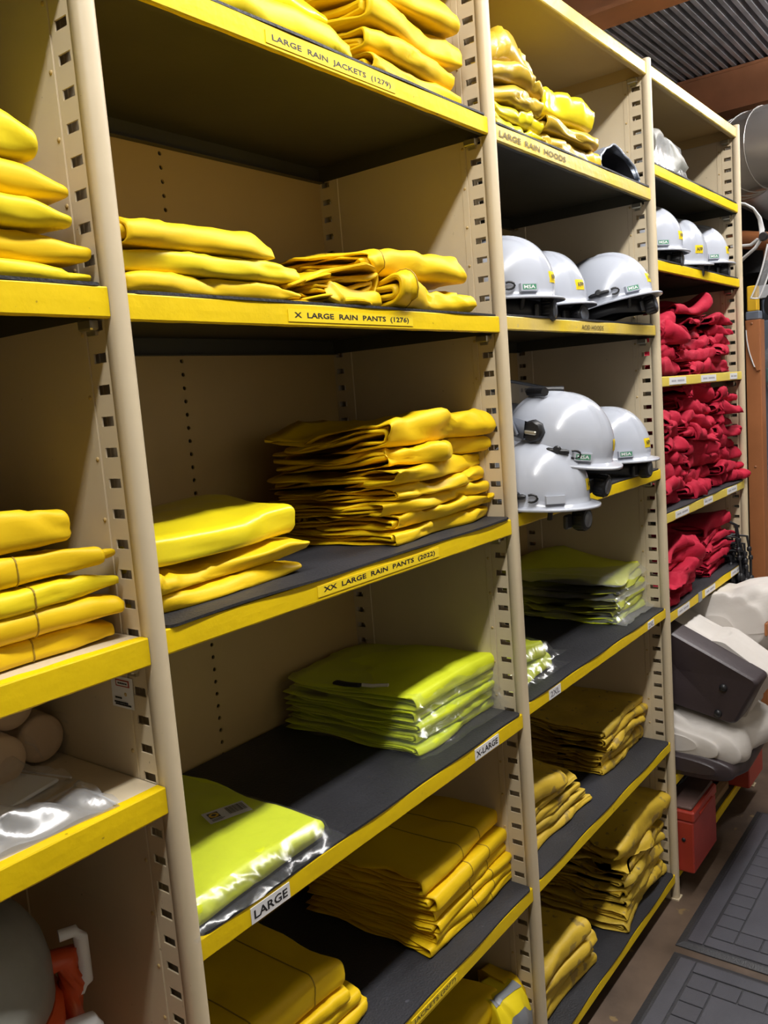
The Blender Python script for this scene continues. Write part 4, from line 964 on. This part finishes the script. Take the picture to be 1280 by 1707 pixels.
# ------------------------------------------------------------------ rubber floor mats
def floor_mat(label, x0, x1, y0, y1, ring=True):
    t = thing('floor_mat', label, 'floor mat', (x0, y0, .0005), group='rubber floor mats'); w_, d = x1-x0, y1-y0
    b = MB(); v = []; e = .018
    for ins, z in ((0, 0), (0, .003), (e, .009)):
        v += [(ins, ins, z), (w_-ins, ins, z), (w_-ins, d-ins, z), (ins, d-ins, z)]
    b.add(v, [(0, 1, 5, 4), (1, 2, 6, 5), (2, 3, 7, 6), (3, 0, 4, 7), (4, 5, 9, 8), (5, 6, 10, 9), (6, 7, 11, 10), (7, 4, 8, 11), (8, 9, 10, 11)]); b.build('base', M['rubberd'], t)
    def slab(name, a0, a1, b0, b1, me=None):
        if me is not None:
            o = bpy.data.objects.new(name, me); C.objects.link(o); o.location = (a0, b0, .009); o.parent = t; return o
        s = MB(); s.box(0, a1-a0, 0, b1-b0, 0, .0035, bev=.0015); o = s.build(name, M['rubber'], t, (a0, b0, .009)); return o
    # border frame, ring of tiles, centre panel
    m0, m1 = .026, .068
    for a in ((m0, w_-m0, m0, m1), (m0, w_-m0, d-m1, d-m0), (m0, m1, m1+.003, d-m1-.003), (w_-m1, w_-m0, m1+.003, d-m1-.003)): slab('border_strip', *a)
    g = .0035; tw = .053; i0 = m1+.004; nx = int(round((w_-2*i0)/.062)); ny = int(round((d-2*i0)/.062)); px = (w_-2*i0)/nx; py = (d-2*i0)/ny
    me = None
    for i in range(nx):
        for j in range(ny):
            if i in (0, nx-1) or j in (0, ny-1):
                o = slab('tile', i0+i*px, i0+(i+1)*px-g, i0+j*py, i0+(j+1)*py-g, me); me = o.data
    slab('centre_panel', i0+px, w_-i0-px-g, i0+py, d-i0-py-g)
floor_mat('far black rubber floor mat with tile pattern, in front of the red boxes', 1.572, 2.462, -.68, -.072)
floor_mat('near black rubber floor mat beside the lowest yellow taped shelf', .62, 1.540, -.675, -.080)

# ------------------------------------------------------------------ nearest bay: cooler, paper rolls, clear bags
def cooler():
    t = thing('drink_cooler', 'orange drink cooler with grey lid and white spigot on the lowest near shelf', 'cooler', (-.262, .205, ZT['V4']))
    b = MB(); b.lathe([(.140, 0), (.150, .006), (.163, .22), (.168, .235), (.168, .262), (.160, .270)], 48); b.build('body', M['orange'], t)
    b = MB(); b.lathe([(.150, .2705), (.160, .275), (.160, .315), (.154, .345), (.140, .372), (.118, .396), (.100, .404), (.02, .406)], 48); b.build('lid', M['lid'], t)
    def at(a, r, z): return (r*math.cos(a), r*math.sin(a), z)
    a = -.40
    b = MB(); b.tube([at(a, .150, .30), at(a, .178, .30), at(a, .180, .26), at(a, .178, .22), at(a, .150, .22)], [.016, .018, .018, .018, .016], 10); b.build('handle_boss', M['orange'], t)
    b = MB(); b.tube([at(a, .172, .332), at(a, .192, .332), at(a, .198, .322), at(a, .198, .258), at(a, .192, .250), at(a, .17, .250)], .010, 8, flat=.8); b.build('side_handle', M['whitep'], t)
    a = -.66
    b = MB(); b.tube([at(a, .150, .228), at(a+.03, .180, .228), at(a+.08, .196, .224), at(a+.10, .201, .212), at(a+.11, .202, .17)], [.012, .012, .012, .011, .010], 12); b.build('spigot', M['whitep'], t)
cooler()
for i, (x, z_, y) in enumerate(((-.048, .0345, .215), (-.118, .034, .19), (-.085, .094, .215))):
    t = thing('paper_roll', ('beige roll in clear wrap at the back of the perforated shelf, the full round end', 'beige roll in clear wrap half cut off, beside the full round one', 'beige roll in clear wrap lying on top of the other two')[i], 'roll', (x, y, ZT['V3']+z_+.0005), (PI/2, 0, -.08+.02*i), 'wrapped paper rolls')
    b = MB(); b.lathe([(.030, -.19), (.0325, -.185), (.0335, -.17), (.0335, -.006), (.031, -.001), (.024, .0)], 32); b.build('roll_body', M['roll'], t)
    b = MB(); A = np.array([[((.0350+.0015*math.sin(3*a+q*3))*math.cos(a)+q*.012*(a < 1), (.0350+.001*math.sin(5*a))*math.sin(a), -.15+.156*q) for q in np.linspace(0, 1, 5)] for a in np.linspace(0, 2*PI, 33)[:-1]])
    b.grid(A, 0, True, closeu=True); b.tube([(.030, .018, .004), (.040, .010, .006), (.05, -.012, .004)], .0016, 5); b.build('wrap_film', M['clear'], t)
def zip_bag(label, loc, rot, w_, d, h, seed, film, full=True):
    t = thing('zip_bag', label, 'clear bag', loc, (0, 0, rot), 'clear zip bags')
    nz = noise(seed, 9, 7, 2); u = np.linspace(-w_/2, w_/2, 28); v = np.linspace(0, d, 24); U, V = np.meshgrid(u, v, indexing='ij'); P = np.stack([U, V], -1)
    e = np.minimum(np.minimum(w_/2-np.abs(U), V), d-V); Z1 = h*sst(0, .035, e)*(1+.35*nz(P))+.002+.004*np.abs(nz(P*1.7))
    b = MB(); b.grid(np.stack([U, V, Z1], -1), 0, True); b.grid(np.stack([U, V, np.full_like(U, .0006)], -1), 0, True, flip=True); b.build('film', film, t)
    if full: b = MB(); b.box(-w_/2+.012, w_/2-.012, .016, d-.012, .0012, .006, bev=.002); b.build('contents', M['paper'], t)
    b = MB(); b.tube([(w_/2-.004, .004+d*k/12*.96, .004) for k in range(13)], .0014, 5); b.build('zip_edge', M['whitep'], t)
zip_bag('clear zip bag with white contents, behind the other on the perforated shelf', (-.155, .10, ZT['V3']+.0008), .25, .20, .12, .018, 701, M['clear2'])
zip_bag('clear zip bag nearest the yellow edge of the perforated shelf', (-.175, .015, ZT['V3']+.0008), -.10, .20, .085, .020, 702, M['clear3'], full=False)

# ------------------------------------------------------------------ beyond the end of the shelving
def background():
    # upright steel channel with a curved gusset
    t = thing('steel_post', 'orange-brown steel post with curved gusset past the shelving end', 'post', (3.22, .075, 0))
    b = MB(); b.box(0, .012, -.008, .052, 0, 1.81, bev=.002); b.box(.0125, .07, .046, .052, 0, 1.81); b.box(.0125, .07, -.008, -.002, 0, 1.81); b.build('channel', M['steel2'], t)
    b = MB(); pts = [(.052, 1.795), (.040, 1.80)]+[(.041+.008*math.sin(q*PI)-.030*q**2.2, 1.79-.20*q) for q in np.linspace(0, 1, 12)]+[(-.008, 1.59)]
    pts = [(.046, 1.805), (-.006, 1.805), (-.006, 1.60), (.006, 1.598)]+[(.006+.038*math.sin(q*PI/2)**.8, 1.60+.17*q) for q in np.linspace(.08, 1, 10)]
    b.ext(pts, -.012, -.0005); b.build('gusset', M['steel2'], t)
    b = MB(); b.tube([(-.010, p[0]+.001, p[1]) for p in pts[4:]], .0035, 6); b.build('gusset_edge', M['whitep'], t)
    for z in (1.795, 1.19):
        b = MB(); b.lathe([(.005, -.002), (.005, .003), (.002, .004)], 10, origin=(-.012 if z > 1.6 else 0, .022, z), rot=Matrix.Rotation(-PI/2, 3, 'Y')); b.build('bolt', M['steel'], t)
    # face shield headgear hanging past the last upright
    t = thing('face_shield', 'clear face shield with white headband hanging past the last upright', 'face shield', (3.02, .035, 2.05))
    b = MB(); b.tube([(0, .055, .205), (0, .03, .198), (0, .0, .175), (0, -.022, .135), (0, -.030, .09), (0, -.026, .055), (0, -.005, .025), (0, .03, .0), (.01, .06, -.02)], .013, 8, flat=.35); b.build('headband', M['whitep'], t)
    b = MB(); b.tube([(.01, .09, .045), (.01, .05, .042), (.01, .015, .040), (0, -.015, .056)], .010, 8, flat=.6); b.build('crown_strap', M['whitep'], t)
    b = MB(); b.lathe([(.016, -.012), (.018, 0), (.014, .014)], 14, origin=(-.006, -.036, .062), rot=Matrix.Rotation(-PI/2, 3, 'Y')); b.build('pivot_knob', M['black'], t)
    b = MB(); A = np.array([[(.02+.05*math.sin(q*2), -.045-.02*q+.085*s-.02*math.sin(s*2), .035-.20*s) for q in np.linspace(0, 1, 6)] for s in np.linspace(0, 1, 8)])
    b.grid(A, 0, True); b.grid(A+np.array([.003, 0, 0]), 0, True, flip=True); b.build('visor', M['clear2'], t)
    b = MB(); b.tube([tuple(p) for p in A[:, 0]], .0035, 6); b.tube([tuple(p) for p in A[:, -1]], .0035, 6); b.tube([tuple(p) for p in A[-1]], .003, 6); b.build('visor_rim', M['whitep'], t)
    h = MB(); h.tube([(-.33, .09, .21), (-.1, .07, .212), (0, .055, .205), (.01, .05, .212)], .004, 6); h.build('hook', M['zinc'], t)
    # duct elbow under the second beam
    t = thing('duct', 'shiny round metal duct elbow under the rust-red beam', 'duct', (0, 0, 0))
    cx, cy, cz, R, r = 3.45, .02, 2.545, .205, .17
    n = 5
    for k in range(n):
        a0, a1 = PI/2*k/n, PI/2*(k+1)/n; A = []
        for a in (a0+.01, a1-.01):
            c = Vector((cx+R-R*math.cos(a), cy+R*math.sin(a)*1.0, cz)); tdir = Vector((math.sin(a), math.cos(a), 0)); side = Vector((math.cos(a), -math.sin(a), 0))
            A.append([tuple(c-side*r*math.cos(q)+Vector((0, 0, r*math.sin(q)))) for q in np.linspace(0, 2*PI, 33)[:-1]])
        b = MB(); b.grid(np.array(A), 0, True, closev=True); b.build('gore', M['duct'], t)
        if k < n-1:
            c = Vector((cx+R-R*math.cos(a1), cy+R*math.sin(a1), cz)); side = Vector((math.cos(a1), -math.sin(a1), 0))
            b = MB(); b.tube([tuple(c-side*(r+.002)*math.cos(q)+Vector((0, 0, (r+.001)*math.sin(q)))) for q in np.linspace(0, 2*PI, 33)], .0028, 6); b.build('seam_ring', M['duct'], t)
    b = MB(); b.lathe([(r, 0), (r, .36)], 40, origin=(cx, cy-.003, cz), rot=Matrix.Rotation(PI/2, 3, 'X')); b.build('straight_run', M['duct'], t)
    b = MB(); b.lathe([(r, 0), (r, 1.2)], 40, origin=(cx+R+.003, cy+R, cz), rot=Matrix.Rotation(PI/2, 3, 'Y')); b.build('far_run', M['duct'], t)
    b = MB(); b.tube([(cx, cy-.05, cz+r-.003), (cx, cy-.05, 3.10)], .02, 8); b.build('hanger', M['black'], t)
    # jackets on wall hooks
    for i, (x, y, z, m, lab) in enumerate(((4.9, .50, 2.33, 'blackcloth', 'black jacket hanging in the dark corner below the duct'), (4.9, .18, 2.28, 'blackcloth', 'black coat hanging beside the black jacket below the duct'))):
        t = thing('jacket', lab, 'jacket', (x, y, z)); nz = noise(800+i, 3, 6, 2); A = []
        for q in np.linspace(0, 1, 18):
            hw = .05+.13*sst(0, .25, q)+.03*q
            A.append([(-.05-.05*math.sin(a)*(.4+q*.6)+.02*math.sin(a*5+q*3), hw*math.cos(a), .46-.62*q) for a in np.linspace(0, 2*PI, 25)[:-1]])
        b = MB(); b.grid(np.array(A), 0, True, closev=True); b.build('body', M[m], t)
        for s in (-1, 1):
            b = MB(); b.tube([(-.05, s*.12, .34), (-.06, s*.17, .15), (-.05, s*.18, -.08)], [.05, .048, .04], 10); b.build('sleeve', M[m], t)
    # bench and cabinet past the post
    t = thing('steel_cabinet', 'blue-grey steel cabinet with dark louvred front past the orange post', 'cabinet', (4.25, -.25, 0))
    b = MB(); b.box(0, .6, -.55, .56, .0, 1.86, bev=.006); b.build('body', M['bluegrey'], t)
    b = MB(); b.box(-.012, -.001, -.5, .52, 1.10, 1.39, bev=.003); b.build('louvre_frame', M['wall'], t)
    for k in range(12):
        b = MB(); b.ext([(-.030, 1.11+k*.022), (-.0125, 1.122+k*.022), (-.0125, 1.126+k*.022), (-.030, 1.114+k*.022)], -.48, .50, axis=1); b.build('louvre_slat', M['dark'], t)
    b = MB(); b.box(-.02, -.001, -.5, .52, 1.41, 1.435, bev=.004); b.build('rail', M['whitep'], t)
    b = MB(); b.box(-.014, -.001, -.5, .52, .42, 1.06, bev=.003); b.build('lower_door', M['wall2'], t); b = MB(); b.box(-.03, -.0145, .2, .24, .7, .73, bev=.003); b.build('handle', M['chrome'], t)
    t = thing('parts_bag', 'clear plastic bag with a teal piece hanging on the blue-grey cabinet', 'bag', (4.22, .225, 1.64))
    b = MB(); S = interp([(0, 0, -.13, .05, .015, 0, 2), (0, 0, -.05, .075, .03, 0, 2), (0, 0, .06, .06, .025, 0, 2), (0, 0, .13, .02, .01, 0, 2)], 14); A = np.array([[(-.035+q[4]*math.sin(a), q[3]*math.cos(a), q[2]) for a in np.linspace(0, 2*PI, 25)[:-1]] for q in S])
    nz = noise(860, 16, 6, 3); A = A+(.006*nz(A))[..., None]; b.grid(A, 0, True, closev=True); b.build('film', M['clear2'], t)
    b = MB(); b.box(-.05, -.022, -.05, .05, -.11, -.03, bev=.008); b.build('teal_piece', M['teal'], t); b = MB(); b.box(-.045, -.02, -.035, .035, -.005, .06, bev=.01); b.build('white_piece', M['paper'], t)
    t = thing('cord_reel', 'black reel with a red stripe on the cabinet top', 'reel', (4.25, .255, 1.9415)); b = MB(); b.lathe([(.075, -.03), (.08, -.02), (.08, .02), (.075, .03)], 28, origin=(.10, -.02, 0), rot=Matrix.Rotation(PI/2, 3, 'Y')); b.build('drum', M['black'], t); b = MB(); b.box(.060, .069, -.04, .0, -.07, .07, bev=.002); b.build('red_stripe', M['redpaint'], t)
    t = thing('paper_stack', 'bright white paper sheets on the cabinet beside the black reel', 'paper', (4.46, .27, 1.861)); b = MB(); b.box(0, .3, -.42, .09, 0, .13, bev=.01); b.build('tray', M['bluegrey'], t); b = MB(); b.box(-.01, .3, -.42, .10, .1305, .20, bev=.003); b.build('sheets', M['paper'], t)
    t = thing('yellow_bracket', 'yellow block on top of the orange post', 'bracket', (3.22, .075, 1.811)); b = MB(); b.box(0, .05, -.006, .05, .0, .035, bev=.004); b.build('base', M['bluegrey'], t); b = MB(); b.box(.004, .05, .004, .044, .0355, .14, bev=.004); b.build('yellow_part', M['yellowblock'], t)
    t = thing('dark_partition', 'dark brown plank partition behind the hanging face shield', 'partition', (5.15, 0, 0)); 
    for k in range(8):
        b = MB(); b.box(0, .02, -.9+k*.19, -.9+k*.19+.186, 0, 2.86); b.build('plank', M['wall'], t)
    t = thing('orange_conduit', 'orange-brown sloping brace under the duct', 'brace', (3.95, .1, 2.27)); b = MB(); b.tube([(0, .40, .02), (0, .1, -.05), (0, -.4, -.22)], .045, 8); b.build('pipe', M['steel2'], t); b = MB(); b.tube([(-.01, .1, -.09), (-.01, .1, -.14)], .02, 8); b.build('lug', M['steel'], t)
background()
